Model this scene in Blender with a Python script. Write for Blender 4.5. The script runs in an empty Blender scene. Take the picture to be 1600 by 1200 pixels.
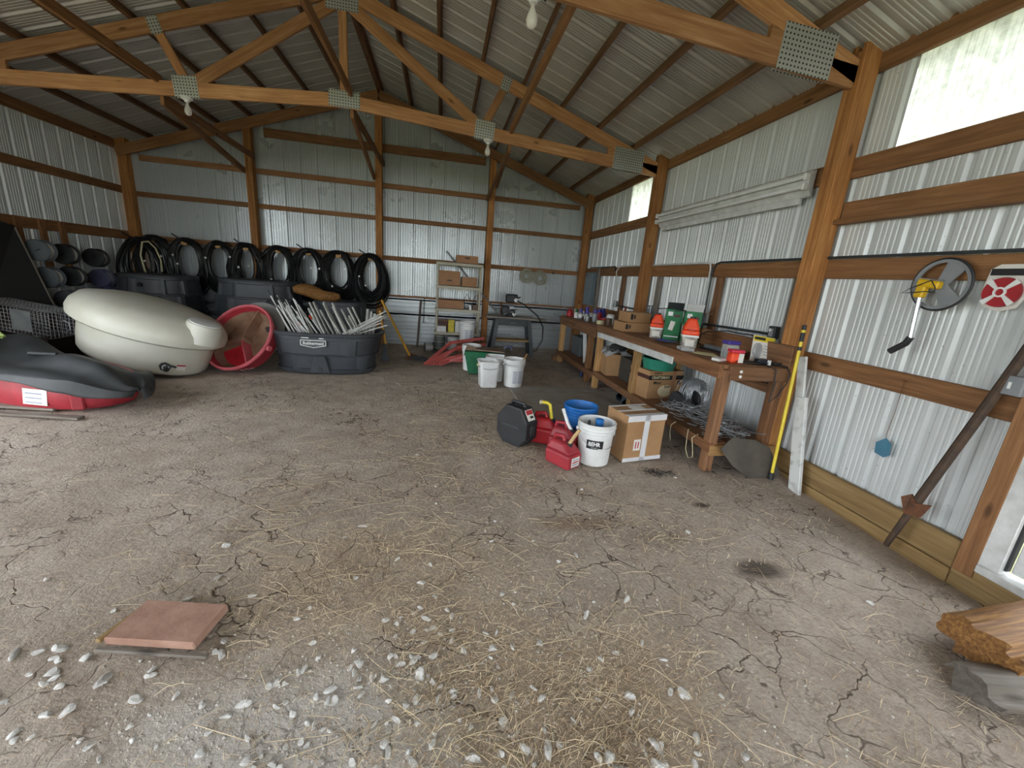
import bpy, bmesh, math, random
from mathutils import Vector, Matrix, Euler
PI = math.pi
random.seed(7)
S = bpy.context.scene
col = S.collection

# ------------------------------------------------------------------ camera
cam_d = bpy.data.cameras.new('camera'); cam = bpy.data.objects.new('camera', cam_d); col.objects.link(cam)
cam_d.sensor_width = 36.0; cam_d.lens = 627.47 / 1600 * 36; cam_d.clip_start = 0.02; cam_d.clip_end = 400
def rotm(a, b, c):
    a, b, c = map(math.radians, (a, b, c))
    return Matrix.Rotation(a, 3, 'Z') @ Matrix.Rotation(b, 3, 'X') @ Matrix.Rotation(c, 3, 'Y')
R = rotm(-10.76278, -14.56344, -4.49509)
M = Matrix.Identity(4)
for i in range(3):
    M[i][0] = R[i][0]; M[i][1] = R[i][2]; M[i][2] = -R[i][1]
M[2][3] = 1.43
cam.matrix_world = M
S.camera = cam

# ------------------------------------------------------------------ overcast sky and exposure
w = bpy.data.worlds.new('overcast_sky'); S.world = w; w.use_nodes = True
wn = w.node_tree.nodes; wl = w.node_tree.links; wn.clear()
wo = wn.new('ShaderNodeOutputWorld'); wb = wn.new('ShaderNodeBackground')
wt = wn.new('ShaderNodeTexCoord'); ws = wn.new('ShaderNodeSeparateXYZ'); wr = wn.new('ShaderNodeMapRange')
wr.inputs['From Min'].default_value = -0.1; wr.inputs['From Max'].default_value = 1.0
wm = wn.new('ShaderNodeMix'); wm.data_type = 'RGBA'
wm.inputs['A'].default_value = (0.70, 0.745, 0.79, 1); wm.inputs['B'].default_value = (0.95, 1.0, 1.06, 1)
wl.new(wt.outputs['Generated'], ws.inputs[0]); wl.new(ws.outputs['Z'], wr.inputs['Value'])
wl.new(wr.outputs['Result'], wm.inputs['Factor']); wl.new(wm.outputs['Result'], wb.inputs['Color'])
wb.inputs['Strength'].default_value = 1.5
wl.new(wb.outputs[0], wo.inputs[0])
S.view_settings.view_transform = 'Standard'; S.view_settings.look = 'None'
S.view_settings.gamma = 1.0; S.view_settings.exposure = 2.4; S.view_settings.use_curve_mapping = False

# ------------------------------------------------------------------ material helpers
def lin(h):
    if isinstance(h, str):
        h = h.lstrip('#'); c = [int(h[i:i+2], 16) / 255 for i in (0, 2, 4)]
    else: c = [v / 255 for v in h]
    return tuple((v / 12.92 if v <= 0.04045 else ((v + 0.055) / 1.055) ** 2.4) for v in c) + (1,)
class NT:
    def __init__(s, name):
        s.m = bpy.data.materials.new(name); s.m.use_nodes = True
        s.t = s.m.node_tree; s.t.nodes.clear()
        s.out = s.n('ShaderNodeOutputMaterial'); s.p = s.n('ShaderNodeBsdfPrincipled')
        s.l(s.p.outputs[0], s.out.inputs[0])
    def n(s, ty, **kw):
        x = s.t.nodes.new(ty)
        for k, v in kw.items():
            if hasattr(x, k): setattr(x, k, v)
            else: x.inputs[k.replace('_', ' ')].default_value = v
        return x
    def l(s, a, b): s.t.links.new(a, b)
    def coords(s, scale=(1, 1, 1), kind='Object', rnd=False, loc=(0, 0, 0)):
        tc = s.n('ShaderNodeTexCoord'); mp = s.n('ShaderNodeMapping')
        mp.inputs['Scale'].default_value = scale; mp.inputs['Location'].default_value = loc
        src = tc.outputs[kind]
        if rnd:
            oi = s.n('ShaderNodeObjectInfo'); ml = s.n('ShaderNodeMath', operation='MULTIPLY'); ml.inputs[1].default_value = 53.0
            s.l(oi.outputs['Random'], ml.inputs[0])
            ad = s.n('ShaderNodeVectorMath', operation='ADD'); s.l(src, ad.inputs[0]); s.l(ml.outputs[0], ad.inputs[1]); src = ad.outputs[0]
        s.l(src, mp.inputs[0]); return mp.outputs[0]
    def noise(s, vec, scale, detail=4, rough=.55, dist=0):
        x = s.n('ShaderNodeTexNoise'); x.inputs['Scale'].default_value = scale; x.inputs['Detail'].default_value = detail
        x.inputs['Roughness'].default_value = rough; x.inputs['Distortion'].default_value = dist
        s.l(vec, x.inputs['Vector']); return x.outputs['Fac']
    def ramp(s, fac, stops):
        x = s.n('ShaderNodeValToRGB'); e = x.color_ramp.elements
        while len(e) < len(stops): e.new(0.5)
        for i, (p, c) in enumerate(stops):
            e[i].position = p; e[i].color = c if not isinstance(c, (int, float)) else (c, c, c, 1)
        s.l(fac, x.inputs[0]); return x.outputs[0]
    def mix(s, fac, a, b, mode='MIX'):
        x = s.n('ShaderNodeMix'); x.data_type = 'RGBA'; x.blend_type = mode
        for sock, v in (('Factor', fac), ('A', a), ('B', b)):
            if isinstance(v, (int, float)): x.inputs[sock].default_value = v if sock == 'Factor' else (v, v, v, 1)
            elif isinstance(v, tuple): x.inputs[sock].default_value = v
            else: s.l(v, x.inputs[sock])
        return x.outputs['Result']
    def bump(s, h, strength=.3, dist=.01):
        x = s.n('ShaderNodeBump'); x.inputs['Strength'].default_value = strength; x.inputs['Distance'].default_value = dist
        s.l(h, x.inputs['Height']); s.l(x.outputs[0], s.p.inputs['Normal'])
MATS = {}
def mat(name, c, rough=.6, metal=0.0, c2=None, vs=6, amt=(.35, .7), bump=0, bs=60, bd=.003, spec=.5, stretch=(1, 1, 1), alpha=1, trans=0, ior=1.45, kind='Object'):
    if name in MATS: return MATS[name]
    t = NT(name); p = t.p
    c = lin(c); p.inputs['Base Color'].default_value = c
    p.inputs['Roughness'].default_value = rough; p.inputs['Metallic'].default_value = metal
    p.inputs['Specular IOR Level'].default_value = spec
    if alpha < 1: p.inputs['Alpha'].default_value = alpha
    if trans: p.inputs['Transmission Weight'].default_value = trans; p.inputs['IOR'].default_value = ior
    c2 = lin(c2) if c2 else tuple(min(1, v * .78) for v in c[:3]) + (1,)
    v = t.coords(stretch, kind, True)
    f = t.ramp(t.noise(v, vs, 5, .6), [(amt[0], 0.0), (amt[1], 1.0)])
    t.l(t.mix(f, c, c2), p.inputs['Base Color'])
    if bump: t.bump(t.noise(v, bs, 4), bump, bd)
    MATS[name] = t.m; return t.m
def wood(name, c1, c2, c3, rough=.65, grain=1.0, stain=None):
    t = NT(name); v = t.coords((1.0, 1.0, 1.0), 'Object', True)
    mp = t.n('ShaderNodeMapping'); mp.inputs['Scale'].default_value = (.9 * grain, 16 * grain, 16 * grain); t.l(v, mp.inputs[0])
    n1 = t.noise(mp.outputs[0], 2.2, 6, .6, .6)
    mp2 = t.n('ShaderNodeMapping'); mp2.inputs['Scale'].default_value = (3, 90, 90); t.l(v, mp2.inputs[0])
    n2 = t.noise(mp2.outputs[0], 2.0, 3, .6)
    n3 = t.noise(v, 2.1, 3, .6)
    a = t.ramp(n1, [(.28, lin(c1)), (.5, lin(c2)), (.74, lin(c3))])
    a = t.mix(t.ramp(n2, [(.3, .0), (.8, .35)]), a, lin(c3))
    a = t.mix(t.ramp(n3, [(.35, 0.0), (.75, .45)]), a, lin(stain or c3))
    # knots
    vo = t.n('ShaderNodeTexVoronoi'); vo.inputs['Scale'].default_value = 1.0
    mp3 = t.n('ShaderNodeMapping'); mp3.inputs['Scale'].default_value = (2.2, 6, 6); t.l(v, mp3.inputs[0]); t.l(mp3.outputs[0], vo.inputs['Vector'])
    a = t.mix(t.ramp(vo.outputs['Distance'], [(.05, .8), (.13, 0.0)]), a, tuple(x * .35 for x in lin(c3)[:3]) + (1,))
    oi = t.n('ShaderNodeObjectInfo'); hs = t.n('ShaderNodeHueSaturation')
    mr = t.n('ShaderNodeMapRange'); mr.inputs['To Min'].default_value = .78; mr.inputs['To Max'].default_value = 1.12
    t.l(oi.outputs['Random'], mr.inputs['Value']); t.l(mr.outputs[0], hs.inputs['Value']); t.l(a, hs.inputs['Color'])
    t.l(hs.outputs[0], t.p.inputs['Base Color']); t.p.inputs['Roughness'].default_value = rough
    t.p.inputs['Specular IOR Level'].default_value = .3
    t.bump(n2, .25, .004)
    MATS[name] = t.m; return t.m
W_TRUSS = wood('truss_lumber', '#d2a67c', '#b6865b', '#8c6140')
W_GIRT = wood('girt_lumber', '#a87c56', '#8f6642', '#6a492e')
W_POST = wood('post_lumber', '#cb955c', '#b17a45', '#7e4f2b', stain='#6e4a2c')
W_PURLIN = wood('purlin_lumber', '#93704f', '#7d5c42', '#5c422d')
W_OLD = wood('old_bench_lumber', '#a87a55', '#8c6243', '#62422c', stain='#6b5a4a')
W_GREY = wood('weathered_grey_wood', '#9a938a', '#7e766c', '#5a534b')
W_TREAT = wood('treated_lumber', '#b59b6d', '#a08457', '#7a6140')
W_PALE = wood('pale_lumber', '#cda878', '#b88f5d', '#8b683f')
W_ROT = wood('rotten_wood', '#b58a4e', '#8c6233', '#4e321c', grain=2.0)
def metal_sheet(name, c, c2, mt=.14, rg=(.30, .42), bp=.06):
    t = NT(name); v = t.coords((1, 1, 1), 'Object', True)
    f = t.noise(v, 1.3, 5, .6)
    a = t.mix(t.ramp(f, [(.3, 0.0), (.75, 1.0)]), lin(c), lin(c2))
    sp = t.noise(v, 38, 2, .5)
    a = t.mix(t.ramp(sp, [(.70, 0.0), (.78, .6)]), a, lin('#5c574e'))
    t.l(a, t.p.inputs['Base Color'])
    t.p.inputs['Metallic'].default_value = mt; t.p.inputs['Specular IOR Level'].default_value = .6
    t.l(t.ramp(f, [(.2, rg[0]), (.8, rg[1])]), t.p.inputs['Roughness'])
    t.bump(t.noise(v, 6, 3), bp, .01)
    MATS[name] = t.m; return t.m
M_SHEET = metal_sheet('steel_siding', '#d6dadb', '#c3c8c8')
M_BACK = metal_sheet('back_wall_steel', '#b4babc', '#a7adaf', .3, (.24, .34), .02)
M_ROOF = metal_sheet('steel_roofing', '#bdbbb5', '#a8a59e', .3)
# translucent fibreglass
t = NT('fibreglass_panel'); v = t.coords((1, 1, 1))
a = t.mix(t.ramp(t.noise(v, 14, 5, .65), [(.35, 0.0), (.75, .8)]), lin('#b9bcb4'), lin('#777a70'))
tr = t.n('ShaderNodeBsdfTranslucent'); t.l(a, tr.inputs['Color']); ms = t.n('ShaderNodeMixShader'); ms.inputs[0].default_value = .85
t.l(a, t.p.inputs['Base Color']); t.p.inputs['Roughness'].default_value = .5
t.l(t.p.outputs[0], ms.inputs[1]); t.l(tr.outputs[0], ms.inputs[2]); t.l(ms.outputs[0], t.out.inputs[0]); M_FIBRE = t.m
# truss plates
t = NT('galvanised_truss_plate'); v = t.coords((34, 34, 34))
vm = t.n('ShaderNodeVectorMath', operation='FRACTION'); t.l(v, vm.inputs[0])
vs_ = t.n('ShaderNodeVectorMath', operation='DISTANCE'); vs_.inputs[1].default_value = (.5, .5, .5)
sx = t.n('ShaderNodeSeparateXYZ'); t.l(vm.outputs[0], sx.inputs[0]); cx = t.n('ShaderNodeCombineXYZ'); cx.inputs[1].default_value = .5
t.l(sx.outputs[0], cx.inputs[0]); t.l(sx.outputs[2], cx.inputs[2]); t.l(cx.outputs[0], vs_.inputs[0])
d = t.ramp(vs_.outputs['Value'], [(.2, 1.0), (.27, 0.0)])
t.l(t.mix(d, lin('#b4b7b4'), lin('#3c3a37')), t.p.inputs['Base Color']); t.p.inputs['Roughness'].default_value = .45; t.p.inputs['Metallic'].default_value = .5
M_PLATE = t.m

WHITE = mat('white_plastic', '#e6e8e8', .45, c2='#d2d3d0'); WHITE_P = mat('white_paint', '#d9dbda', .5, c2='#b9bab6', vs=9)
BLACK = mat('black_plastic', '#2b2d30', .5, c2='#1d1e20'); RUBBER = mat('black_rubber_tank', '#33373c', .5, c2='#4a4e53', vs=3, amt=(.4, .8), bump=.1, bs=30)
PIPE = mat('black_poly_pipe', '#17181a', .42, c2='#0f1011'); DKGREY = mat('dark_grey_steel', '#43494b', .5, c2='#343739', metal=.3)
STEEL = mat('galvanised_steel', '#a3a8a8', .4, .7, c2='#82868a'); RED = mat('red_plastic', '#b3202a', .45, c2='#8c1a20'); REDP = mat('faded_red_plastic', '#a9303a', .5, c2='#8a2630')
BLUE = mat('blue_plastic', '#2f7fd0', .45, c2='#2468b0'); GREEN = mat('green_plastic', '#1d6a45', .5, c2='#175238'); YEL = mat('yellow_paint', '#e7d23c', .45, c2='#d6bd30')
CARD = mat('cardboard', '#b08a62', .85, c2='#9a7550', vs=3); CARD2 = mat('brown_cardboard', '#a57c5c', .85, c2='#8e684a', vs=3); TAPE = mat('white_tape', '#dfe0e2', .4, c2='#cfd0d2')
ORANGE = mat('orange_plastic', '#f2512a', .4, c2='#e0431f'); RUST = mat('rusty_iron', '#4b3529', .85, c2='#7a4b2c', vs=24, bump=.4, bs=90)
BEIGE = mat('beige_resin', '#b5b1a0', .6, c2='#a5a08e'); POLY = mat('white_poly_tank', '#d3d3c8', .42, c2='#c2bfae', vs=2.5, amt=(.3, .8))
PURPLE = mat('purple_plastic', '#4a3a96', .4); PAPER = mat('white_paper', '#e4e2dc', .8, c2='#d0cdc4'); GREYP = mat('grey_plastic', '#8c9094', .5, c2='#777b80')
CLEARP = mat('clear_plastic', '#dfe3e2', .15, alpha=.45); TARP = mat('black_liner_sheet', '#2d3033', .6, c2='#3f4244', vs=4, bump=.15, bs=12, bd=.01)
WIRE = mat('wire', '#bcc0c3', .4, .5, c2='#8d9093'); CREAM = mat('cream_plastic', '#d8cfa6', .5); BROWNBD = mat('brown_board', '#84705f', .8, c2='#6b594a', vs=8)
REDSTEEL = mat('red_painted_steel', '#b55a54', .5, c2='#964440', vs=8); TILE = mat('terracotta_slab', '#b08d7b', .88, c2='#8f6a59', vs=7, bump=.35, bs=40, bd=.004)
GLASSB = mat('bulb_glass', '#f4f1ea', .1, alpha=.5); MAROON = mat('maroon_steel', '#2a1213', .6, c2='#1c0d0d'); GREYLINE = mat('grey_printing', '#8b93a6', .7, c2='#a3a9b8', vs=30)
INK = mat('black_ink', '#1d1d1f', .6); REDINK = mat('red_ink', '#b8323a', .6); BLUETAG = mat('blue_plastic_tag', '#4a7f98', .6, c2='#3d6d85')
FEED = mat('dried_feed_residue', '#8a6f58', .9, c2='#75503f', vs=6, bump=.3, bs=50); PINK = mat('faded_red_rim', '#c9626a', .55, c2='#b04a54')
FLAP = mat('grey_rubber_flap', '#8b8c87', .7, c2='#7a7b77'); LIME = mat('lime_hose', '#a9bd6e', .5); GREENWIRE = mat('green_tub_plastic', '#2d8a72', .45, c2='#24745f')

# ------------------------------------------------------------------ mesh helpers
class MB:
    def __init__(s): s.v = []; s.f = []
    def add(s, v, f, mtx=None):
        o = len(s.v)
        s.v += [tuple(mtx @ Vector(p)) if mtx else tuple(p) for p in v]
        s.f += [tuple(i + o for i in q) for q in f]; return s
    def box(s, c, d, rot=None):
        x, y, z = d[0] / 2, d[1] / 2, d[2] / 2
        v = [(-x, -y, -z), (x, -y, -z), (x, y, -z), (-x, y, -z), (-x, -y, z), (x, -y, z), (x, y, z), (-x, y, z)]
        m = Matrix.Translation(c)
        if rot: m = m @ Euler(rot).to_matrix().to_4x4()
        return s.add(v, [(0, 3, 2, 1), (4, 5, 6, 7), (0, 1, 5, 4), (1, 2, 6, 5), (2, 3, 7, 6), (3, 0, 4, 7)], m)
    def tube(s, pts, r, n=8, closed=False, caps=True, rs=None):
        pts = [Vector(p) for p in pts]; N = len(pts); o = len(s.v); up = Vector((0, 0, 1)); prev = None
        for i, p in enumerate(pts):
            a = pts[(i - 1) % N] if (closed or i > 0) else p; b = pts[(i + 1) % N] if (closed or i < N - 1) else p
            d = (b - a).normalized()
            if prev is None:
                prev = d.cross(up) if abs(d.dot(up)) < .95 else d.cross(Vector((1, 0, 0)))
            u = (prev - d * prev.dot(d)).normalized(); prev = u; q = d.cross(u)
            rr = rs[i] if rs else r
            for k in range(n):
                t = 2 * PI * k / n; s.v.append(tuple(p + (u * math.cos(t) + q * math.sin(t)) * rr))
        for i in range(N if closed else N - 1):
            j = (i + 1) % N
            for k in range(n):
                k2 = (k + 1) % n; s.f.append((o + i * n + k, o + i * n + k2, o + j * n + k2, o + j * n + k))
        if caps and not closed:
            s.f.append(tuple(o + k for k in range(n))[::-1]); s.f.append(tuple(o + (N - 1) * n + k for k in range(n)))
        return s
    def lathe(s, prof, n=32, mtx=None, sx=1, sy=1, fn=None, capb=True, capt=True):
        v = []; f = []
        for i, (r, z) in enumerate(prof):
            for k in range(n):
                t = 2 * PI * k / n; m = fn(t, i) if fn else 1
                v.append((r * m * math.cos(t) * sx, r * m * math.sin(t) * sy, z))
        for i in range(len(prof) - 1):
            for k in range(n):
                k2 = (k + 1) % n; f.append((i * n + k, i * n + k2, (i + 1) * n + k2, (i + 1) * n + k))
        if capb: f.append(tuple(range(n))[::-1])
        if capt: f.append(tuple((len(prof) - 1) * n + k for k in range(n)))
        return s.add(v, f, mtx)
    def prism(s, out, t, mtx=None):
        n = len(out); v = [(x, -t / 2, z) for x, z in out] + [(x, t / 2, z) for x, z in out]
        f = [tuple(range(n)), tuple(range(2 * n - 1, n - 1, -1))]
        for i in range(n):
            j = (i + 1) % n; f.append((i, i + n, j + n, j))
        return s.add(v, f, mtx)
    def build(s, name, m, parent=None, smooth=False, bevel=0, loc=None, rot=None, seg=1):
        me = bpy.data.meshes.new(name); me.from_pydata(s.v, [], s.f); me.materials.append(m)
        bm = bmesh.new(); bm.from_mesh(me); bmesh.ops.recalc_face_normals(bm, faces=bm.faces); bm.to_mesh(me); bm.free()
        if smooth:
            for p in me.polygons: p.use_smooth = True
            try: me.set_sharp_from_angle(angle=math.radians(38))
            except Exception: pass
        o = bpy.data.objects.new(name, me); col.objects.link(o)
        if parent: o.parent = parent
        if loc: o.location = loc
        if rot: o.rotation_euler = rot
        if bevel:
            b = o.modifiers.new('bevel', 'BEVEL'); b.width = bevel; b.segments = seg; b.limit_method = 'ANGLE'; b.angle_limit = math.radians(40)
        return o
def thing(name, label, cat, loc=(0, 0, 0), rot=(0, 0, 0), group=None):
    o = bpy.data.objects.new(name, None); col.objects.link(o); o.empty_display_size = .05
    o.location = loc; o.rotation_euler = rot; o['label'] = label; o['category'] = cat
    if group: o['group'] = group
    return o
def tag(o, label, cat, group=None):
    o['label'] = label; o['category'] = cat
    if group: o['group'] = group
    return o
def structure(name, label=None):
    o = bpy.data.objects.new(name, None); col.objects.link(o); o['kind'] = 'structure'
    if label: o['label'] = label
    return o
BOXCACHE = {}
def beam(name, p0, p1, w, h, m, parent=None, up=(0, 0, 1), bevel=.004):
    """a board from p0 to p1; w across (horizontal), h along up; grain runs along local x"""
    p0, p1 = Vector(p0), Vector(p1); d = p1 - p0; L = d.length; d.normalize(); up = Vector(up)
    if abs(d.dot(up)) > .98: up = Vector((0, 1, 0))
    y = up.cross(d).normalized(); z = d.cross(y)
    key = (round(L, 4), round(w, 4), round(h, 4), m.name, bevel)
    if key in BOXCACHE:
        o = bpy.data.objects.new(name, BOXCACHE[key]); col.objects.link(o); o.parent = parent
    else:
        o = MB().box((0, 0, 0), (L, w, h)).build(name, m, parent); BOXCACHE[key] = o.data
    if bevel:
        b = o.modifiers.new('bevel', 'BEVEL'); b.width = bevel; b.segments = 1
    mm = Matrix.Identity(4); c = (p0 + p1) / 2
    for i in range(3):
        mm[i][0] = d[i]; mm[i][1] = y[i]; mm[i][2] = z[i]; mm[i][3] = c[i]
    o.matrix_local = mm
    return o
def text_mesh(name, s, size, m, parent, loc, rot, ext=.0006, bold=0.0, align='CENTER', xs=1.0):
    c = bpy.data.curves.new(name, 'FONT'); c.body = s; c.size = size; c.extrude = ext; c.align_x = align; c.align_y = 'CENTER'; c.offset = bold
    c.resolution_u = 2
    tmp = bpy.data.objects.new('tmp', c); col.objects.link(tmp)
    dg = bpy.context.evaluated_depsgraph_get(); me = bpy.data.meshes.new_from_object(tmp.evaluated_get(dg))
    bpy.data.objects.remove(tmp); me.materials.clear(); me.materials.append(m)
    o = bpy.data.objects.new(name, me); col.objects.link(o); o.parent = parent; o.location = loc; o.rotation_euler = rot; o.scale = (xs, 1, 1)
    return o
def copy_tree(o, parent=None):
    c = o.copy(); col.objects.link(c); c.parent = parent
    for ch in list(o.children): copy_tree(ch, c)
    return c

# ------------------------------------------------------------------ dimensions of the barn (metres)
XR, XL, XC = 2.95, -5.27, -1.16           # girt faces of the side walls, ridge line
YB, YF = 8.39, -4.40                      # girt faces of back and front wall
Y1, Y2 = 2.857, 5.59                      # truss planes
SL = 0.3333                               # roof pitch
def roof_z(x): return 4.415 + .089 - SL * abs(x - XC)     # underside of the roofing
def chord_z(x): return 4.415 - SL * abs(x - XC)           # top of the rafters
def bc_z(x): return 3.205 - .0735 * abs(x - XC)           # underside of the raised bottom chord
SHT = .038

def sheet_profile(width, pitch, depth=.019):
    """cross-section of ribbed steel: major ribs every pitch with two low ribs between"""
    pts = []; n = round(width / pitch)
    for i in range(n):
        x = i * pitch
        pts += [(x, depth), (x + .022, depth), (x + .038, 0)]
        for k in (1, 2, 3, 4):
            q = x + .038 + (pitch - .054) * k / 5
            pts += [(q - .009, 0), (q - .004, .0045), (q + .004, .0045), (q + .009, 0)]
        pts += [(x + pitch - .016, 0)]
    pts.append((n * pitch, depth))
    return pts
def wall_panel(parent, origin, along, inward, width, z0, ztop, pitch=.2286, name='metal_panel', m=None):
    """vertical sheet: origin at its start, runs along, ribs stand outwards"""
    along = Vector(along); out = -Vector(inward); prof = sheet_profile(width, pitch); v = []; f = []
    for (x, d) in prof:
        p = Vector(origin) + along * x + out * d
        v += [(p.x, p.y, z0), (p.x, p.y, ztop(p) if callable(ztop) else ztop)]
    for i in range(len(prof) - 1): f.append((2 * i, 2 * i + 2, 2 * i + 3, 2 * i + 1))
    return MB().add(v, f).build(name, m or M_SHEET, parent)

# ------------------------------------------------------------------ floor
def hsh(i, j, k=0):
    n = (i * 374761393 + j * 668265263 + k * 2147483647) & 0xffffffff; n = ((n ^ (n >> 13)) * 1274126177) & 0xffffffff
    return ((n ^ (n >> 16)) & 0xffff) / 65535.0
def vnoise(x, y):
    i, j = math.floor(x), math.floor(y); u, v = x - i, y - j; u = u * u * (3 - 2 * u); v = v * v * (3 - 2 * v)
    return (hsh(i, j) * (1 - u) + hsh(i + 1, j) * u) * (1 - v) + (hsh(i, j + 1) * (1 - u) + hsh(i + 1, j + 1) * u) * v
def sst(a, b, x):
    t = min(1, max(0, (x - a) / (b - a))); return t * t * (3 - 2 * t)
def floor_z(x, y):
    z = -.014 * vnoise(x * 1.7 + 5, y * 1.7) - .008 * vnoise(x * 6, y * 6 + 9) - .004 * vnoise(x * 17, y * 17)
    z += -.05 * sst(2.45, 2.9, x) * (1 - sst(2.35, 2.75, y))       # trench along the sill
    z += -.02 * sst(0.9, 2.4, x) * (1 - sst(1.0, 2.0, y))
    z += .05 * sst(8.05, 8.4, y) * sst(.9, 1.2, x) * (1 - sst(2.5, 2.8, x))
    return z
nx, ny = 176, 240; x0, x1, y0, y1 = -5.5, 3.15, -4.6, 8.6
v = []; f = []
for j in range(ny + 1):
    yy = y0 + (y1 - y0) * (j / ny)
    for i in range(nx + 1):
        xx = x0 + (x1 - x0) * i / nx; v.append((xx, yy, floor_z(xx, yy)))
for j in range(ny):
    for i in range(nx):
        a = j * (nx + 1) + i; f.append((a, a + 1, a + nx + 2, a + nx + 1))
t = NT('packed_dirt'); v_ = t.coords((1, 1, 1))
big = t.noise(v_, .9, 5, .6); mid = t.noise(v_, 5, 6, .62); fine = t.noise(v_, 55, 5, .65); spk = t.noise(v_, 170, 3, .6)
c = t.mix(t.ramp(big, [(.35, 0.0), (.65, 1.0)]), lin('#b4a799'), lin('#c8bdb1'))
c = t.mix(t.ramp(mid, [(.38, 0.0), (.72, .75)]), c, lin('#9c8d80'))
c = t.mix(t.ramp(fine, [(.45, 0.0), (.75, .55)]), c, lin('#7d7063'))
c = t.mix(t.ramp(spk, [(.62, 0.0), (.74, .5)]), c, lin('#c8beb2'))
# chalky gravel dust in the doorway, straw dust in bands
def spot(cx, cy, rx, ry):
    mp = t.n('ShaderNodeMapping'); mp.inputs['Location'].default_value = (-cx / rx, -cy / ry, 0); mp.inputs['Scale'].default_value = (1 / rx, 1 / ry, 0)
    t.l(v_, mp.inputs[0]); ln = t.n('ShaderNodeVectorMath', operation='LENGTH'); t.l(mp.outputs[0], ln.inputs[0]); ad = t.n('ShaderNodeMath', operation='ADD'); t.l(ln.outputs['Value'], ad.inputs[0])
    mu = t.n('ShaderNodeMath', operation='MULTIPLY_ADD'); t.l(mid, mu.inputs[0]); mu.inputs[1].default_value = 1.3; mu.inputs[2].default_value = -.65; t.l(mu.outputs[0], ad.inputs[1])
    return t.ramp(ad.outputs[0], [(.45, 1.0), (1.0, 0.0)])
def damp(fac, k):
    m_ = t.n('ShaderNodeMath', operation='MULTIPLY'); t.l(fac, m_.inputs[0]); m_.inputs[1].default_value = k; return m_.outputs[0]
c = t.mix(damp(spot(-.35, .9, .75, .5), .85), c, lin('#cfcac4'))
c = t.mix(damp(spot(.5, 1.05, .7, .45), .5), c, lin('#b8a58c'))
c = t.mix(damp(spot(-.2, 1.7, .9, .6), .35), c, lin('#ae9a80'))
c = t.mix(damp(spot(2.1, 1.55, .3, .3), .25), c, lin('#bcb0a2'))
c = t.mix(damp(spot(1.79, 1.62, .2, .1), .8), c, lin('#3a322b'))     # oil stain
c = t.mix(damp(spot(1.85, 2.25, .09, .05), .8), c, lin('#3f372f'))
c = t.mix(damp(spot(.9, 2.1, .35, .12), .45), c, lin('#7c5f45'))
# shrinkage cracks
ds = t.n('ShaderNodeTexNoise'); ds.inputs['Scale'].default_value = 3.2; ds.inputs['Detail'].default_value = 4; t.l(v_, ds.inputs['Vector'])
mx = t.n('ShaderNodeMix'); mx.data_type = 'VECTOR'; mx.inputs['Factor'].default_value = .32; t.l(v_, mx.inputs['A']); t.l(ds.outputs['Color'], mx.inputs['B'])
vo = t.n('ShaderNodeTexVoronoi'); vo.feature = 'DISTANCE_TO_EDGE'; vo.inputs['Scale'].default_value = 5.5; t.l(mx.outputs['Result'], vo.inputs['Vector'])
ck = t.ramp(vo.outputs['Distance'], [(.004, 1.0), (.021, 0.0)])
cm = t.n('ShaderNodeMath', operation='MULTIPLY'); t.l(ck, cm.inputs[0]); t.l(t.ramp(t.noise(v_, 1.4, 3), [(.42, 0.0), (.57, 1.0)]), cm.inputs[1])
c = t.mix(damp(cm.outputs[0], .8), c, lin('#3d342c'))
vo2 = t.n('ShaderNodeTexVoronoi'); vo2.feature = 'DISTANCE_TO_EDGE'; vo2.inputs['Scale'].default_value = 13.0; t.l(mx.outputs['Result'], vo2.inputs['Vector'])
cm2 = t.n('ShaderNodeMath', operation='MULTIPLY'); t.l(t.ramp(vo2.outputs['Distance'], [(.008, 1.0), (.038, 0.0)]), cm2.inputs[0]); t.l(t.ramp(t.noise(v_, 2.3, 3), [(.5, 0.0), (.62, 1.0)]), cm2.inputs[1])
c = t.mix(damp(cm2.outputs[0], .5), c, lin('#4a4037'))
t.l(c, t.p.inputs['Base Color']); t.p.inputs['Roughness'].default_value = .95; t.p.inputs['Specular IOR Level'].default_value = .15
hs = t.n('ShaderNodeMath', operation='MULTIPLY_ADD'); t.l(cm.outputs[0], hs.inputs[0]); hs.inputs[1].default_value = -.8
h2 = t.n('ShaderNodeMath', operation='ADD'); t.l(fine, h2.inputs[0]); t.l(mid, h2.inputs[1]); t.l(h2.outputs[0], hs.inputs[2])
t.bump(hs.outputs[0], .55, .02); M_DIRT = t.m
fl = MB().add(v, f).build('floor', M_DIRT, smooth=True); fl['kind'] = 'structure'; fl['label'] = 'cracked brown dirt floor of the pole barn'

# ground outside
t = NT('grass_outside'); v_ = t.coords((1, 1, 1))
c = t.mix(t.ramp(t.noise(v_, 3, 5), [(.35, 0.0), (.7, 1.0)]), lin('#7d8456'), lin('#a59d76'))
c = t.mix(t.ramp(t.noise(v_, 40, 4), [(.4, 0.0), (.7, .6)]), c, lin('#4c5536'))
t.l(c, t.p.inputs['Base Color']); t.p.inputs['Roughness'].default_value = 1
og = MB()
g_v = [(-60, -60, -.06), (60, -60, -.06), (60, 60, -.06), (-60, 60, -.06), (-5.5, -4.6, -.06), (3.15, -4.6, -.06), (3.15, 8.6, -.06), (-5.5, 8.6, -.06)]
og.add(g_v, [(0, 1, 5, 4), (1, 2, 6, 5), (2, 3, 7, 6), (3, 0, 4, 7)])
og = og.build('outdoor_ground', t.m); og['kind'] = 'structure'

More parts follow.
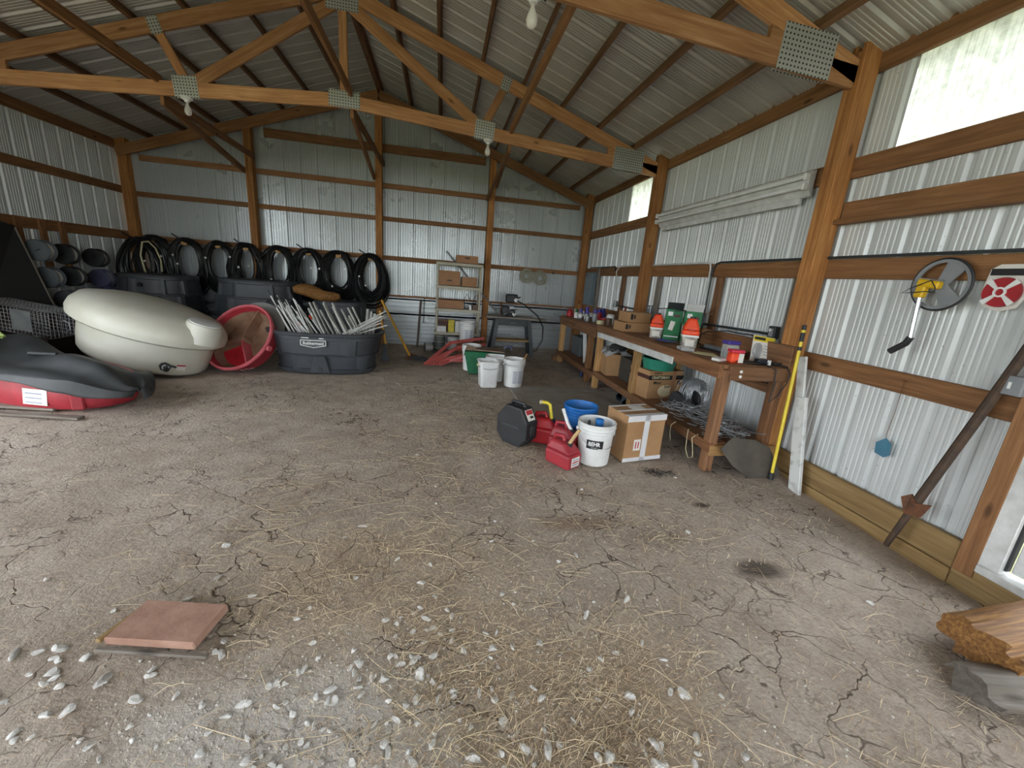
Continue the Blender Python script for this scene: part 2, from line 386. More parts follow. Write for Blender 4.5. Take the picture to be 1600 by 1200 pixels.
# ------------------------------------------------------------------ posts
def post(parent, x, y, ztop, deep='x', m=W_POST, z0=-.08, side=1):
    """three-ply laminated column; plies stacked along y for side walls, along x for end walls"""
    mb = MB(); H = ztop - z0
    o = None
    for k in (-1, 0, 1):
        top = ztop if k else ztop - .05
        L = top - z0
        c = ((L / 2 - H / 2), k * .0385, 0)
        mb.box(c, (L, .0375, .14))
    o = mb.build('post', m, parent)
    bv = o.modifiers.new('bevel', 'BEVEL'); bv.width = .004; bv.segments = 1
    mm = Matrix.Identity(4)
    ax = [(0, 0, 1), (0, 1, 0), (-1, 0, 0)] if deep == 'x' else [(0, 0, 1), (1, 0, 0), (0, 1, 0)]
    for j in range(3):
        for i in range(3): mm[i][j] = ax[j][i]
    mm[0][3], mm[1][3], mm[2][3] = x, y, (ztop + z0) / 2
    o.matrix_local = mm
    return o

# ------------------------------------------------------------------ right wall
wall_r = structure('wall_right', 'right wall of ribbed white steel on brown girts')
XM = XR + SHT
DOOR0, DOOR1 = .42, 1.36
SK = [(1.665, 2.579), (5.77, 6.65)]               # fibreglass panels (y range) above the top girt
ztopR = roof_z(XM) + .012
pan = .9144
def right_sheet(a, b, z0, z1):
    wall_panel(wall_r, (XM, a, 0), (0, 1, 0), (-1, 0, 0), round((b - a) / .2286) * .2286, z0, z1)
[right_sheet(-4.40 + .96 * q_, -3.44 + .96 * q_, -.2, ztopR) for q_ in range(5)]
right_sheet(.40 - .03, 1.40, 2.14, ztopR)
yy = 1.40
while yy < 8.45:
    a, b = yy, yy + pan
    right_sheet(a, b, -.2, 2.41)
    yy = b
yy = 1.40
bands = [(1.40, 1.665), (2.579, 5.77), (6.65, 8.45)]
for a, b in bands:
    q = a
    while q < b - .05:
        e = min(q + pan, b)
        wall_panel(wall_r, (XM + .001, q, 0), (0, 1, 0), (-1, 0, 0), max(1, round((e - q) / .2286)) * .2286 if e < b else max(1, math.floor((e - q) / .2286 + .3)) * .2286, 2.40, ztopR)
        q = e
# girts (name, top z, height)
for tz, hh in ((2.478, .14), (2.174, .14)):
    if tz == 2.174:
        beam('girt', (XR + .019, -.05, tz - .07), (XR + .019, Y1 - .057, tz - .07), .038, hh, W_GIRT, wall_r)
        beam('girt', (XR - .02, 1.0, tz - .145), (XR - .02, Y1 - .055, tz - .145), .075, .034, W_GIRT, wall_r)
    else:
        for a, b in ((YF, -2.62), (-2.62, .12), (.12, Y1), (Y1, Y2), (Y2, YB)):
            beam('girt', (XR + .019, a + .001, tz - .07), (XR + .019, b - .001, tz - .07), .038, hh, W_GIRT, wall_r)
for a, b in ((1.5, Y1), (Y1, Y2), (Y2, YB)):
    beam('girt', (XR + .019, a + .001, 1.762 - .07), (XR + .019, b - .001, 1.762 - .07), .038, .14, W_GIRT, wall_r)
    beam('girt', (XR + .019, a + .001, 1.039 - .067), (XR + .019, b - .001, 1.039 - .067), .038, .134, W_GIRT, wall_r)
    beam('skirt_board', (XR + .0, a + .001, .105), (XR + .0, b - .001, .105), .04, .17, W_TREAT, wall_r)
    beam('skirt_board', (XR - .006, a + .001, -.06), (XR - .006, b - .001, -.06), .04, .15, W_TREAT, wall_r)  # second, lower board added to stop daylight leaking under the sheets
beam('skirt_board', (XR, YF, .045), (XR, 1.5, .045), .04, .09, W_TREAT, wall_r); beam('skirt_board', (XR + .002, YF, -.1), (XR + .002, 1.5, -.1), .04, .2, W_TREAT, wall_r)  # the lower one is added to block daylight below the door sill
for a, b in ((YF, -2.62), (-2.62, .12), (.12, Y1), (Y1, Y2), (Y2, YB)):
    beam('eave_header', (XR + .019, a + .001, 3.092), (XR + .019, b - .001, 3.092), .038, .14, W_GIRT, wall_r)
for yy in (-2.62, .12, Y1, Y2, YB - .06): post(wall_r, XR - .07, yy, 3.19, 'x')
beam('door_stud', (XR - .01, 1.45, .03), (XR - .01, 1.45, 2.3), .09, .04, W_GIRT, wall_r, up=(1, 0, 0))
beam('door_stud', (XR - .01, .36, .03), (XR - .01, .36, 2.3), .09, .04, W_GIRT, wall_r, up=(1, 0, 0))
beam('door_header', (XR - .01, .36, 2.16), (XR - .01, 1.45, 2.16), .04, .09, W_GIRT, wall_r)
# short blocking studs that carry the conduit boxes
for yy, z0, z1, m in ((3.02, .95, 1.62, W_GREY), (4.02, .95, 1.62, W_OLD), (5.28, .95, 1.62, W_GREY), (6.42, .92, 1.62, W_OLD), (7.55, .92, 1.76, W_GREY)):
    beam('blocking_stud', (XR + .0, yy, z0), (XR + .0, yy, z1), .10, .036, m, wall_r, up=(1, 0, 0))

# fibreglass windows
def fibre(name, a, b, lab):
    o = wall_panel(None, (XM + .004, a, 0), (0, 1, 0), (-1, 0, 0), round((b - a) / .2286) * .2286, 2.44, ztopR, m=M_FIBRE, name=name)
    o['kind'] = 'structure'; o['label'] = lab
fibre('window_1', SK[0][0], SK[0][1], 'large translucent fibreglass light panel high in the near right wall')
fibre('window_2', SK[1][0], SK[1][1], 'small translucent fibreglass light panel high in the far right wall')

# walk door: white frame with glass
d1 = structure('door_1', 'white framed glass door at the right edge')
beam('jamb', (XR + .01, 1.37, .085), (XR + .01, 1.37, 2.1), .10, .07, WHITE_P, d1, up=(1, 0, 0))
beam('jamb', (XR + .01, .44, .085), (XR + .01, .44, 2.1), .10, .07, WHITE_P, d1, up=(1, 0, 0))
beam('threshold', (XR + .01, .40, .105), (XR + .01, 1.40, .105), .11, .045, WHITE_P, d1)
beam('head_jamb', (XR + .01, .40, 2.08), (XR + .01, 1.40, 2.08), .10, .06, WHITE_P, d1)
sash = MB().box((XR + .03, 1.275, 1.1), (.035, .05, 1.9)).box((XR + .03, .51, 1.1), (.035, .05, 1.9)).box((XR + .03, .89, .17), (.035, .72, .07)).box((XR + .03, .89, 2.01), (.035, .72, .08)).build('sash', WHITE_P, d1, bevel=.004)
MB().box((XR + .045, .89, 1.1), (.006, .74, 1.85)).build('glass_pane', mat('window_glass', '#ffffff', .02, trans=1.0, ior=1.02), d1)
MB().box((XR + .012, 1.315, 1.1), (.03, .014, 1.9)).build('weatherstrip', BLACK, d1)

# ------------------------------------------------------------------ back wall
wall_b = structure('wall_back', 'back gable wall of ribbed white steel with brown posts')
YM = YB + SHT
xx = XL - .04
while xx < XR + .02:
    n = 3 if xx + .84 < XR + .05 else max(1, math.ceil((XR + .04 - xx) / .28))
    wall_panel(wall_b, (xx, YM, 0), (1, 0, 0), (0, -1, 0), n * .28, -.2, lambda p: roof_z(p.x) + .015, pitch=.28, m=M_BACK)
    xx += n * .28
BX = (-3.30, -1.17, .90)
for tz, hh in ((3.614, .14), (2.966, .089), (2.392, .08), (1.692, .085), (.96, .085)):
    xs = [XL] + list(BX) + [XR]
    lim = (4.415 - .16 - tz) / SL
    for a, b in zip(xs, xs[1:]):
        a, b = max(a, XC - lim), min(b, XC + lim)
        if b - a > .2: beam('girt', (a + .001, YB + .019, tz - hh / 2), (b - .001, YB + .019, tz - hh / 2), .038, hh, W_GIRT, wall_b)
for x in BX: post(wall_b, x, YB - .07, chord_z(x) - .05, 'y')
for a, b in ((XL, XC), (XC, XR)):
    for sgn in (0,):
        beam('end_rafter', (a, YB - .125, chord_z(a) - .09), (b, YB - .125, chord_z(b) - .09), .038, .16, W_GIRT, wall_b)
# horizontal liner sheets along the foot of the back wall
def liner(xa, xb, z0, z1):
    prof = []; z = z0
    while z < z1 - .02:
        prof += [(0, z), (0, z + .055), (.008, z + .062), (.008, z + .075), (0, z + .082)]; z += .0875
    prof.append((0, z1)); v = []; f = []
    for (d, zz) in prof: v += [(xa, YB - .012 - d, zz), (xb, YB - .012 - d, zz)]
    for i in range(len(prof) - 1): f.append((2 * i, 2 * i + 1, 2 * i + 3, 2 * i + 2))
    MB().add(v, f).build('liner_sheet', M_BACK, wall_b)
for a, b in ((XL + .14, BX[0] - .06), (BX[0] + .06, BX[1] - .06), (BX[1] + .06, BX[2] - .06), (BX[2] + .06, XR - .14)):
    for z0, z1 in ((-.03, .29), (.29, .58), (.58, .875)): liner(a, b, z0, z1 - .003)

# ------------------------------------------------------------------ left wall
ADD_Y0, ADD_Y1 = -2.6, 3.9
wall_l = structure('wall_left', 'left wall of ribbed white steel in shadow')
yy = YF
while yy < 8.4:
    door = ADD_Y0 < yy + .45 < ADD_Y1                # unseen opening added here so daylight reaches the floor more evenly
    wall_panel(wall_l, (XL - SHT, yy, 0), (0, 1, 0), (1, 0, 0), pan, 2.93 if door else -.2, roof_z(XL - SHT) + .012); yy += pan
for tz, hh in ((2.445, .115), (1.733, .14), (1.03, .14)):
    for a, b in ((YF, -2.62), (ADD_Y1, Y2), (Y2, YB)):
        beam('girt', (XL - .019, a + .001, tz - hh / 2), (XL - .019, b - .001, tz - hh / 2), .038, hh, W_GIRT, wall_l)
for a, b in ((YF, -2.62), (-2.62, .12), (.12, Y1), (Y1, Y2), (Y2, YB)):
    beam('eave_header', (XL - .019, a + .001, 3.07), (XL - .019, b - .001, 3.07), .038, .14, W_GIRT, wall_l)
for a, b in ((YF, -2.62), (ADD_Y1, Y2), (Y2, YB)): beam('skirt_board', (XL, a + .001, .1), (XL, b - .001, .1), .04, .2, W_TREAT, wall_l)
for yy in (-2.62, ADD_Y1, Y2, YB - .06): post(wall_l, XL + .07, yy, 3.17, 'x')
for yy in (6.35, 6.68, 6.98):
    beam('blocking_stud', (XL + .02, yy, 1.1), (XL + .02, yy, 1.72), .085, .036, W_GIRT, wall_l, up=(1, 0, 0))

# ------------------------------------------------------------------ front wall with an unseen open doorway, set back and sized for even daylight
wall_f = structure('wall_front', 'front gable wall with the open doorway')
OX0, OX1, OZ = -3.3, 2.65, 3.05
xx = XL - .04
while xx < XR + .02:
    full = not (xx + .45 > OX0 and xx + .45 < OX1)
    wall_panel(wall_f, (xx, YF - SHT, 0), (1, 0, 0), (0, 1, 0), .9144, .03 if full else OZ, lambda p: roof_z(p.x) + .015); xx += .9144
for x in (OX0 - .1, OX1 + .12): post(wall_f, x, YF + .07, chord_z(x) - .05, 'y')
beam('door_header', (OX0 - .2, YF + .02, OZ + .07), (OX1 + .2, YF + .02, OZ + .07), .04, .18, W_GIRT, wall_f)
for a, b in ((XL, XC), (XC, XR)): beam('end_rafter', (a, YF + .06, chord_z(a) - .09), (b, YF + .06, chord_z(b) - .09), .038, .16, W_GIRT, wall_f)

# ------------------------------------------------------------------ roof
ceil = structure('ceiling', 'ribbed steel roof on wooden purlins')
OVER = .25
for sgn in (-1, 1):
    ex = (XR + OVER) if sgn > 0 else (XL - OVER)
    yy = YF - .3
    mesh = None
    while yy < 8.6:
        if mesh is None:
            prof = sheet_profile(pan, .2286); v = []; f = []
            for (q, d) in prof:
                v += [(XC, q, roof_z(XC) + d), (ex, q, roof_z(ex) + d)]
            for i in range(len(prof) - 1): f.append((2 * i, 2 * i + 2, 2 * i + 3, 2 * i + 1))
            o = MB().add(v, f).build('roof_panel', M_ROOF, ceil); mesh = o.data
        else:
            o = bpy.data.objects.new('roof_panel', mesh); col.objects.link(o); o.parent = ceil
        o.location = (0, yy, 0); yy += pan
    for k in range(8):
        off = .03 + .5145 * k; x = XC + sgn * off
        if sgn < 0: x -= 0
        n = Vector((sgn * SL, 0, 1)).normalized()
        for a, b in ((YF - .25, Y1), (Y1, Y2), (Y2, YB + .1)):
            beam('purlin', (x, a + .001, chord_z(x) + .046), (x, b - .001, chord_z(x) + .046), .038, .086, W_PURLIN, ceil, up=n)
MB().box((XC - .11, 2.0, roof_z(XC) + .02), (.25, 13.6, .004), (0, -.322, 0)).box((XC + .11, 2.0, roof_z(XC) + .02), (.25, 13.6, .004), (0, .322, 0)).build('ridge_cap', M_ROOF, ceil)

# ------------------------------------------------------------------ trusses
def truss(y, label):
    T = thing('roof_truss', label, 'truss')
    dp = .15
    for sgn, xe in ((-1, XL + .005), (1, XR - .005)):
        beam('top_chord', (XC, y, chord_z(XC) - dp / 2 + .0), (xe, y, chord_z(xe) - dp / 2), .038, .142, W_TRUSS, T)
        beam('bottom_chord', (XC, y, bc_z(XC) + .07), (xe, y, bc_z(xe) + .07), .038, .14, W_TRUSS, T)
        xm = XC + sgn * 1.86                       # middle of the rafter
        xb = XC + sgn * 1.60
        beam('web', (xb, y, bc_z(xb) + .1), (xm, y, chord_z(xm) - .1), .037, .089, W_TRUSS, T)
        beam('web', (XC + sgn * .06, y, chord_z(XC) - .2), (XC + sgn * 1.56, y, bc_z(xb) + .13), .037, .12, W_TRUSS, T)
        xa, xb2 = XC + sgn * 3.25, XC + sgn * 4.09
        MB().add([(xa, y - .018, bc_z(xa) + .12), (xa, y - .018, chord_z(xa) - .12), (xb2, y - .018, chord_z(xb2) - .12), (xb2, y - .018, bc_z(xb2) + .10), (xa, y + .018, bc_z(xa) + .12), (xa, y + .018, chord_z(xa) - .12), (xb2, y + .018, chord_z(xb2) - .12), (xb2, y + .018, bc_z(xb2) + .10)], [(0, 1, 2, 3), (7, 6, 5, 4), (0, 4, 5, 1), (1, 5, 6, 2), (2, 6, 7, 3), (3, 7, 4, 0)]).build('heel_wedge', W_TRUSS, T)
        for yo in (-.021, .021):
            xh = XC + sgn * 3.55
            def plate(c, sz, ang):
                o = MB().box((0, 0, 0), (sz[0], .003, sz[1])).build('gusset_plate', M_PLATE, T, loc=c, rot=(0, ang, 0))
            plate((xh, y + yo, 3.07), (.42, .27), sgn * .04)
            plate((xb + sgn * .03, y + yo, bc_z(xb) + .09), (.24, .21), sgn * .07)
            plate((xm, y + yo, chord_z(xm) - .09), (.11, .16), sgn * .3)
    for yo in (-.021, .021):
        MB().box((0, 0, 0), (.34, .003, .22)).build('gusset_plate', M_PLATE, T, loc=(XC, y + yo, chord_z(XC) - .17))
        MB().box((0, 0, 0), (.34, .003, .17)).build('gusset_plate', M_PLATE, T, loc=(XC, y + yo, bc_z(XC) + .08))
    beam('king_post', (XC, y, chord_z(XC) - .15), (XC, y, bc_z(XC) + .1), .036, .089, W_TRUSS, T, up=(1, 0, 0))
    return T
truss(Y1, 'near wooden roof truss, its orange heel meeting the big right post')
truss(Y2, 'second wooden roof truss spanning the barn in front of the back wall')
# long braces along the bottom chords
for x, lab in ((-3.06, 'left'), (-1.09, 'middle'), (.80, 'right')):
    T = thing('truss_brace', {'left': 'long lateral brace over the white tank, leftmost of three', 'middle': 'long lateral brace under the ridge between the trusses', 'right': 'long lateral brace nearest the right wall, rising past the light bulb'}[lab], 'brace')
    z1 = bc_z(x) + .16
    beam('board', (x, YF + .1, z1), (x, Y2 + .05, z1), .038, .089, W_GIRT, T)
    xp = min(BX, key=lambda q: abs(q - x))
    for s_ in (-1, 1):
        beam('board', (x + s_ * .09 * 0, Y2 + .03, bc_z(x) - .02 + .02 * s_), (xp + s_ * .08, YB - .1, bc_z(x) - .06 + .12 * s_), .038, .089, W_GIRT, T)

# ------------------------------------------------------------------ bulbs under the bottom chords
def bulb(x, y, label):
    T = thing('light_bulb', label, 'light bulb', (x, y, bc_z(x)))
    MB().lathe([(.058, 0), (.06, -.012), (.045, -.028), (.026, -.034), (.024, -.05)], 24).build('lamp_holder', WHITE, T, smooth=True)
    MB().lathe([(.012, -.05), (.014, -.075), (.02, -.09), (.032, -.115), (.036, -.14), (.03, -.165), (.016, -.178), (.003, -.181)], 20).build('bulb', GLASSB, T, smooth=True)
bulb(.49, Y1, 'clear bulb in white holder under the near truss, closest to the camera')
bulb(-2.80, Y2, 'clear bulb in white holder under the second truss, above the white tank')
bulb(.52, Y2, 'clear bulb in white holder under the second truss, above the plastic shelf')
# ------------------------------------------------------------------ shared object builders
def lathe_obj(name, prof, m, parent, n=28, **k):
    kw = {q: k.pop(q) for q in ('sx', 'sy', 'fn', 'mtx', 'capb', 'capt') if q in k}
    return MB().lathe(prof, n, **kw).build(name, m, parent, smooth=True, **k)
def flat(name, w_, h_, m, parent, loc, rot, t_=.001):
    return MB().box((0, 0, 0), (w_, t_, h_)).build(name, m, parent, loc=loc, rot=rot)
def curved_patch(name, r, a0, a1, z0, z1, m, parent, r1=None, n=8):
    v = []; f = []; r1 = r1 or r
    for i in range(n + 1):
        a = a0 + (a1 - a0) * i / n
        v += [(r * math.cos(a), r * math.sin(a), z0), (r1 * math.cos(a), r1 * math.sin(a), z1)]
    for i in range(n): f.append((2 * i, 2 * i + 2, 2 * i + 3, 2 * i + 1))
    return MB().add(v, f).build(name, m, parent, smooth=True)
def bucket(label, loc, m, rb=.13, rt=.15, h=.37, rot=0, tilt=(0, 0), grp=None, printed=None, handle=True, inner=None, hs=1):
    T = thing('bucket', label, 'bucket', loc, (tilt[0], tilt[1], rot), grp)
    k = lambda z: rb + (rt - rb) * z / h
    p = [(rb - .012, .0), (rb, .008)] + [(k(z), z) for z in (.1, .2, h * .72)]
    for q in (.76, .83, .90):
        p += [(k(q * h), q * h - .006), (k(q * h) + .011, q * h - .003), (k(q * h) + .011, q * h + .006), (k(q * h), q * h + .009)]
    p += [(rt + .004, h - .012), (rt + .009, h - .006), (rt + .007, h), (rt - .004, h), (rt - .008, h - .02), (rb - .008, .012)]
    lathe_obj('shell', p, m, T, 40, capt=True)
    if handle:
        zz = h * .83; r_ = k(zz) + .012
        for s_ in (-1, 1):
            MB().tube([(s_ * r_, 0, zz), (s_ * (r_ + .014), 0, zz)], .014, 10).build('ear', m, T)
        pts = [(r_ * math.cos(a) * 1.04, -(r_ + .01) * abs(math.sin(a)) * .92, zz - hs * .15 * math.sin(a)) for a in [PI * i / 16 for i in range(17)]]
        MB().tube(pts, .0022, 6).build('bail_handle', STEEL, T)
        MB().tube(pts[7:10], .008, 8).build('handle_grip', WHITE, T)
    if printed:
        a0, a1 = printed
        for j, (s0, s1) in enumerate(((0, .46), (.54, 1))):
            b = MB()
            for i in range(11):
                z = h * .16 + i * h * .042; rr = k(z) + .0022
                q0 = a0 + (a1 - a0) * s0; q1 = a0 + (a1 - a0) * (s1 - (.05 if (i + j) % 3 == 0 else 0))
                v = []; f = []
                for u in range(7):
                    a = q0 + (q1 - q0) * u / 6; v += [(rr * math.cos(a), rr * math.sin(a), z), (rr * math.cos(a), rr * math.sin(a), z + h * .024)]
                for u in range(6): f.append((2 * u, 2 * u + 2, 2 * u + 3, 2 * u + 1))
                b.add(v, f)
            b.build('printed_text', GREYLINE, T)
    return T
def rbox(name, d, m, parent, loc=(0, 0, 0), rot=(0, 0, 0), bevel=.004, seg=2):
    return MB().box((0, 0, d[2] / 2), d).build(name, m, parent, loc=loc, rot=rot, bevel=bevel, seg=seg)
def frustum(d0, d1, h, c=(0, 0, 0), sh=(0, 0)):
    x, y = d0[0] / 2, d0[1] / 2; X, Y = d1[0] / 2, d1[1] / 2; cx, cy, cz = c; sx, sy = sh
    return ([(cx - x, cy - y, cz), (cx + x, cy - y, cz), (cx + x, cy + y, cz), (cx - x, cy + y, cz), (cx + sx - X, cy + sy - Y, cz + h), (cx + sx + X, cy + sy - Y, cz + h), (cx + sx + X, cy + sy + Y, cz + h), (cx + sx - X, cy + sy + Y, cz + h)],
            [(0, 3, 2, 1), (4, 5, 6, 7), (0, 1, 5, 4), (1, 2, 6, 5), (2, 3, 7, 6), (3, 0, 4, 7)])
def superell(a, b, n, t):
    c, s_ = math.cos(t), math.sin(t)
    return (a * math.copysign(abs(c) ** (2 / n), c), b * math.copysign(abs(s_) ** (2 / n), s_))
def tank_shell(a, b, h, flip=False, n=96, e=2.5, panels=9, wall=.03, taper=.86):
    """oval stock tank with recessed side panels and a rolled rim; upright unless flip"""
    mb = MB(); v = []; f = []; rings = []
    def sc(z): return taper + (1 - taper) * (z / h)
    outer = [(0.0, .97, 0), (.02, 1, 0), (.06, 1, 0), (.07, 1, 1), (h * .42, 1, 1), (h * .43, 1, 0), (h * .47, 1.012, 0), (h * .48, 1.012, 2), (h * .82, 1.012, 2), (h * .83, 1.012, 0), (h * .9, 1.012, 0), (h * .92, 1.05, 0), (h * .99, 1.06, 0), (h, 1.045, 0)]
    inner = [(h, .985, 0), (h * .9, .96, 0), (.05, .95, 0)]
    for (z, m_, kind) in outer + inner:
        s_ = sc(z) * m_; ring = []
        for i in range(n):
            t_ = 2 * PI * i / n; k = s_
            if kind == 1 and math.cos(t_ * panels + .4) > -.8: k *= .955
            if kind == 2 and math.cos(t_ * panels + PI * .7) > -.8: k *= .955
            x, y = superell(a * k, b * k, e, t_); ring.append(len(v)); v.append((x, y, (h - z) if flip else z))
        rings.append(ring)
    for r0, r1 in zip(rings, rings[1:]):
        for i in range(n): j = (i + 1) % n; f.append((r0[i], r0[j], r1[j], r1[i]))
    f.append(tuple(rings[0])); f.append(tuple(rings[-1]))
    return mb.add(v, f)

# ------------------------------------------------------------------ white poly tank
T = thing('poly_tank', 'big white poly tank tipped against the red tub, black valve at its foot', 'tank', (-3.58, 5.50, .0), (0, .30, 0))
prof = [(.30, .0), (.54, .0), (.60, .02), (.63, .06), (.65, .2), (.66, .37), (.67, .39), (.73, .395), (.765, .42), (.775, .48), (.755, .55), (.69, .63), (.5, .69), (.28, .715), (.02, .72)]
lathe_obj('tank_body', prof, POLY, T, 64, sy=.8, loc=(0, 0, .16))
sl = MB().lathe([(.20, 0), (.18, .17), (.172, .215), (.16, .22)], 32).build('fill_neck', POLY, T, smooth=True, loc=(.60, -.16, .645), rot=(0, .03, 0))
lathe_obj('lid', [(.150, .21), (.158, .218), (.158, .228), (.14, .234), (.02, .236)], WHITE, sl, 32)
vx, vy = superell(.645, .645 * .8, 2, math.radians(-50))
ang = math.radians(-50); dx, dy = math.cos(ang), math.sin(ang)
vb = MB().tube([(vx - dx * .02, vy - dy * .02, 0.30), (vx + dx * .035, vy + dy * .035, .30)], .052, 8).build('valve', BLACK, T)
MB().tube([(vx + dx * .03, vy + dy * .03, 0.30), (vx + dx * .045, vy + dy * .045, .30)], .034, 16).build('valve_seal', WHITE, vb)
MB().tube([(vx + dx * .03, vy + dy * .03, 0.30), (vx + dx * .10, vy + dy * .10, .295)], .026, 12).build('outlet', BLACK, vb)
MB().box((vx + dx * .05 + .05, vy + dy * .05, .34), (.10, .02, .016)).build('valve_lever', BLACK, vb)
a2 = math.radians(-36); sx_, sy_ = .648 * math.cos(a2), .518 * math.sin(a2)
lb = flat('sticker', .09, .075, PAPER, T, (sx_ + .014, sy_ - .014, .31), (0.02, 0, math.radians(48)), .002)
flat('sticker_band', .085, .018, REDINK, lb, (0, -.0015, .022), (0, 0, 0))

# ------------------------------------------------------------------ red plastic tub with black liner
T = thing('red_tub', 'low red plastic tub with a white tag, lying under a black liner', 'tub', (-3.74, 4.50, 0), (0, 0, -.40))
def oval(a, b, prof, e=2.3, n=72):
    v = []; f = []
    for (k, z) in prof:
        for i in range(n):
            x, y = superell(a * k, b * k, e, 2 * PI * i / n); v.append((x, y, z))
    for r in range(len(prof) - 1):
        for i in range(n): j = (i + 1) % n; f.append((r * n + i, r * n + j, (r + 1) * n + j, (r + 1) * n + i))
    f.append(tuple(range(n))[::-1]); f.append(tuple((len(prof) - 1) * n + i for i in range(n)))
    return MB().add(v, f)
oval(.92, .42, [(.86, 0), (.95, .02), (1.0, .09), (.99, .18), (.96, .25), (.92, .265), (.5, .27)]).build('shell', REDP, T, smooth=True)
MB().tube([(-.08, -.40, .14), (-.08, -.43, .14)], .03, 14).build('drain_plug', RED, T)
tg = flat('paper_tag', .19, .14, PAPER, T, (.50, -.374, .135), (-.08, .06, .30), .003)
for i in range(3): flat('tag_print', .13, .01, GREYLINE, tg, (-.01, -.0025, .03 - .04 * i), (0, 0, 0))
MB().box((.78, -.25, .10), (.09, .05, .15), (0, 0, .75)).build('lug', REDP, T, bevel=.012)
# liner draped over it: a hem hanging in front, then a rumpled sheet across the top
v = []; f = []; NX, NY = 84, 44
for j in range(NY + 1):
    for i in range(NX + 1):
        u, w_ = i / NX, j / NY; x = -1.05 + u * 2.20
        front = -.44 * math.sqrt(max(.0, 1 - abs(min(x, 1.149) / 1.15) ** 2.3)) - .015
        drop = .04 + .10 * max(0, math.sin(u * 8.2 - .2)) * (u < .4) + .08 * sst(.68, .85, u) * (1 - sst(.88, 1, u)) + .012 * math.sin(u * 21)
        top = .295 + .05 * vnoise(x * 2.6 + 3, 1.7) + .12 * math.exp(-((x + .7) / .4) ** 2) - .16 * sst(.84, 1.05, u)
        if w_ < .16:
            k = w_ / .16; y = front - .03 * (1 - k); z = top - drop * (1 - k) ** 1.2
        else:
            k = (w_ - .16) / .84; back = .46 * math.sqrt(max(.0, 1 - abs(min(x, 1.149) / 1.15) ** 2.3)); y = front + (back - front) * k
            z = top + .07 * math.sin(PI * min(1, k * 1.2)) * (1 - sst(.85, 1, u)) + .034 * math.sin(x * 8 + k * 6 + 2 * vnoise(x * 3, k * 3)) * k + .035 * math.sin(k * 11 + x * 2.5 + 3 * vnoise(x * 2, k * 2 + 5)) * min(1, k * 4) - .12 * sst(.75, 1, k)
        v.append((x, y, max(z, .03)))
for j in range(NY):
    for i in range(NX): a_ = j * (NX + 1) + i; f.append((a_, a_ + 1, a_ + NX + 2, a_ + NX + 1))
o = MB().add(v, f).build('rubber_liner', TARP, None, smooth=True, loc=(-3.74, 4.50, .0), rot=(0, 0, -.40))
sm = o.modifiers.new('thickness', 'SOLIDIFY'); sm.thickness = .004; tag(o, 'crumpled black rubber liner draped over the red tub', 'liner')
o = MB().tube([(-.1, 0, 0), (.1, 0, 0)], .022, 12).build('pipe_piece', BLACK, None, loc=(-3.72, 4.47, .405), rot=(0, .05, .15)); tag(o, 'short black pipe piece lying on the black liner', 'pipe')
lh = MB().tube([(-.16 + .2 * i / 12, .05 * math.sin(PI * i / 12), .09 * math.sin(PI * i / 12)) for i in range(13)], .014, 8).tube([(-.16 + .2 * i / 12, -.03 - .06 * math.sin(PI * i / 12), .03 * math.sin(PI * i / 12)) for i in range(13)], .014, 8)
o = lh.build('hose_loop', LIME, None, smooth=True, loc=(-4.25, 4.70, .50), rot=(0, -.15, .3)); tag(o, 'loop of lime green hose lying on the black liner', 'hose')
for p0, p1, wd, lab in (((-4.3, 3.98, .012), (-2.98, 3.79, .012), .07, 'long thin pale board lying on the dirt before the red tub'), ((-4.2, 4.12, .02), (-3.3, 4.0, .02), .1, 'short wide board lying half under the red tub')):
    o = beam('board', p0, p1, wd, .02, W_GREY); tag(o, lab, 'board')

# live trap
T = thing('wire_cage', 'galvanised wire cage trap lying behind the black liner', 'cage', (-4.76, 5.62, .42), (.05, .12, -.15))
mb = MB(); L_, W_, H_ = .80, .3, .3
for i in range(21):
    x = -L_ / 2 + L_ * i / 20
    mb.tube([(x, -W_ / 2, 0), (x, -W_ / 2, H_), (x, W_ / 2, H_), (x, W_ / 2, 0)], .0028, 4, closed=True)
for i in range(8):
    z = H_ * i / 7
    for s_ in (-1, 1): mb.tube([(-L_ / 2, s_ * W_ / 2, z), (L_ / 2, s_ * W_ / 2, z)], .0028, 4)
    y_ = -W_ / 2 + W_ * i / 7; mb.tube([(-L_ / 2, y_, H_), (L_ / 2, y_, H_)], .0028, 4); mb.tube([(L_ / 2, y_, 0), (L_ / 2, y_, H_)], .0028, 4)
mb.build('wire_mesh', WIRE, T)
MB().box((.1, -W_ / 2 - .004, .16), (.22, .003, .24)).build('door_plate', STEEL, T)
MB().tube([(L_ / 2, 0, .05), (L_ / 2 + .07, 0, .1), (L_ / 2 + .06, 0, .18), (L_ / 2, 0, .2)], .005, 6).build('handle', WIRE, T)
o = rbox('steel_chest', (.95, .55, .62), MAROON, None, (-4.76, 6.06, 0), (0, 0, .05), .01); tag(o, 'dark maroon steel chest standing behind the wire cage', 'chest')
o = rbox('cage_stand', (.72, .34, .38), MAROON, None, (-4.76, 5.60, 0), (0, 0, -.1), .01); tag(o, 'low maroon steel box under the wire cage', 'box')
T = thing('dark_sheet', 'large black sheet leaning at the far left edge, pale trim on its side', 'sheet', (-4.93, 5.85, .62))
MB().add([(-.25, -.2, 0), (.10, .25, 0), (-.16, .25, .98), (-.26, -.2, 1.1), (-.21, -.22, 0), (.13, .23, 0), (-.13, .23, .98), (-.22, -.22, 1.1)], [(0, 1, 2, 3), (4, 7, 6, 5), (0, 4, 5, 1), (1, 5, 6, 2), (2, 6, 7, 3), (3, 7, 4, 0)]).build('panel', mat('matt_black_sheet', '#0b0b0c', .8), T)
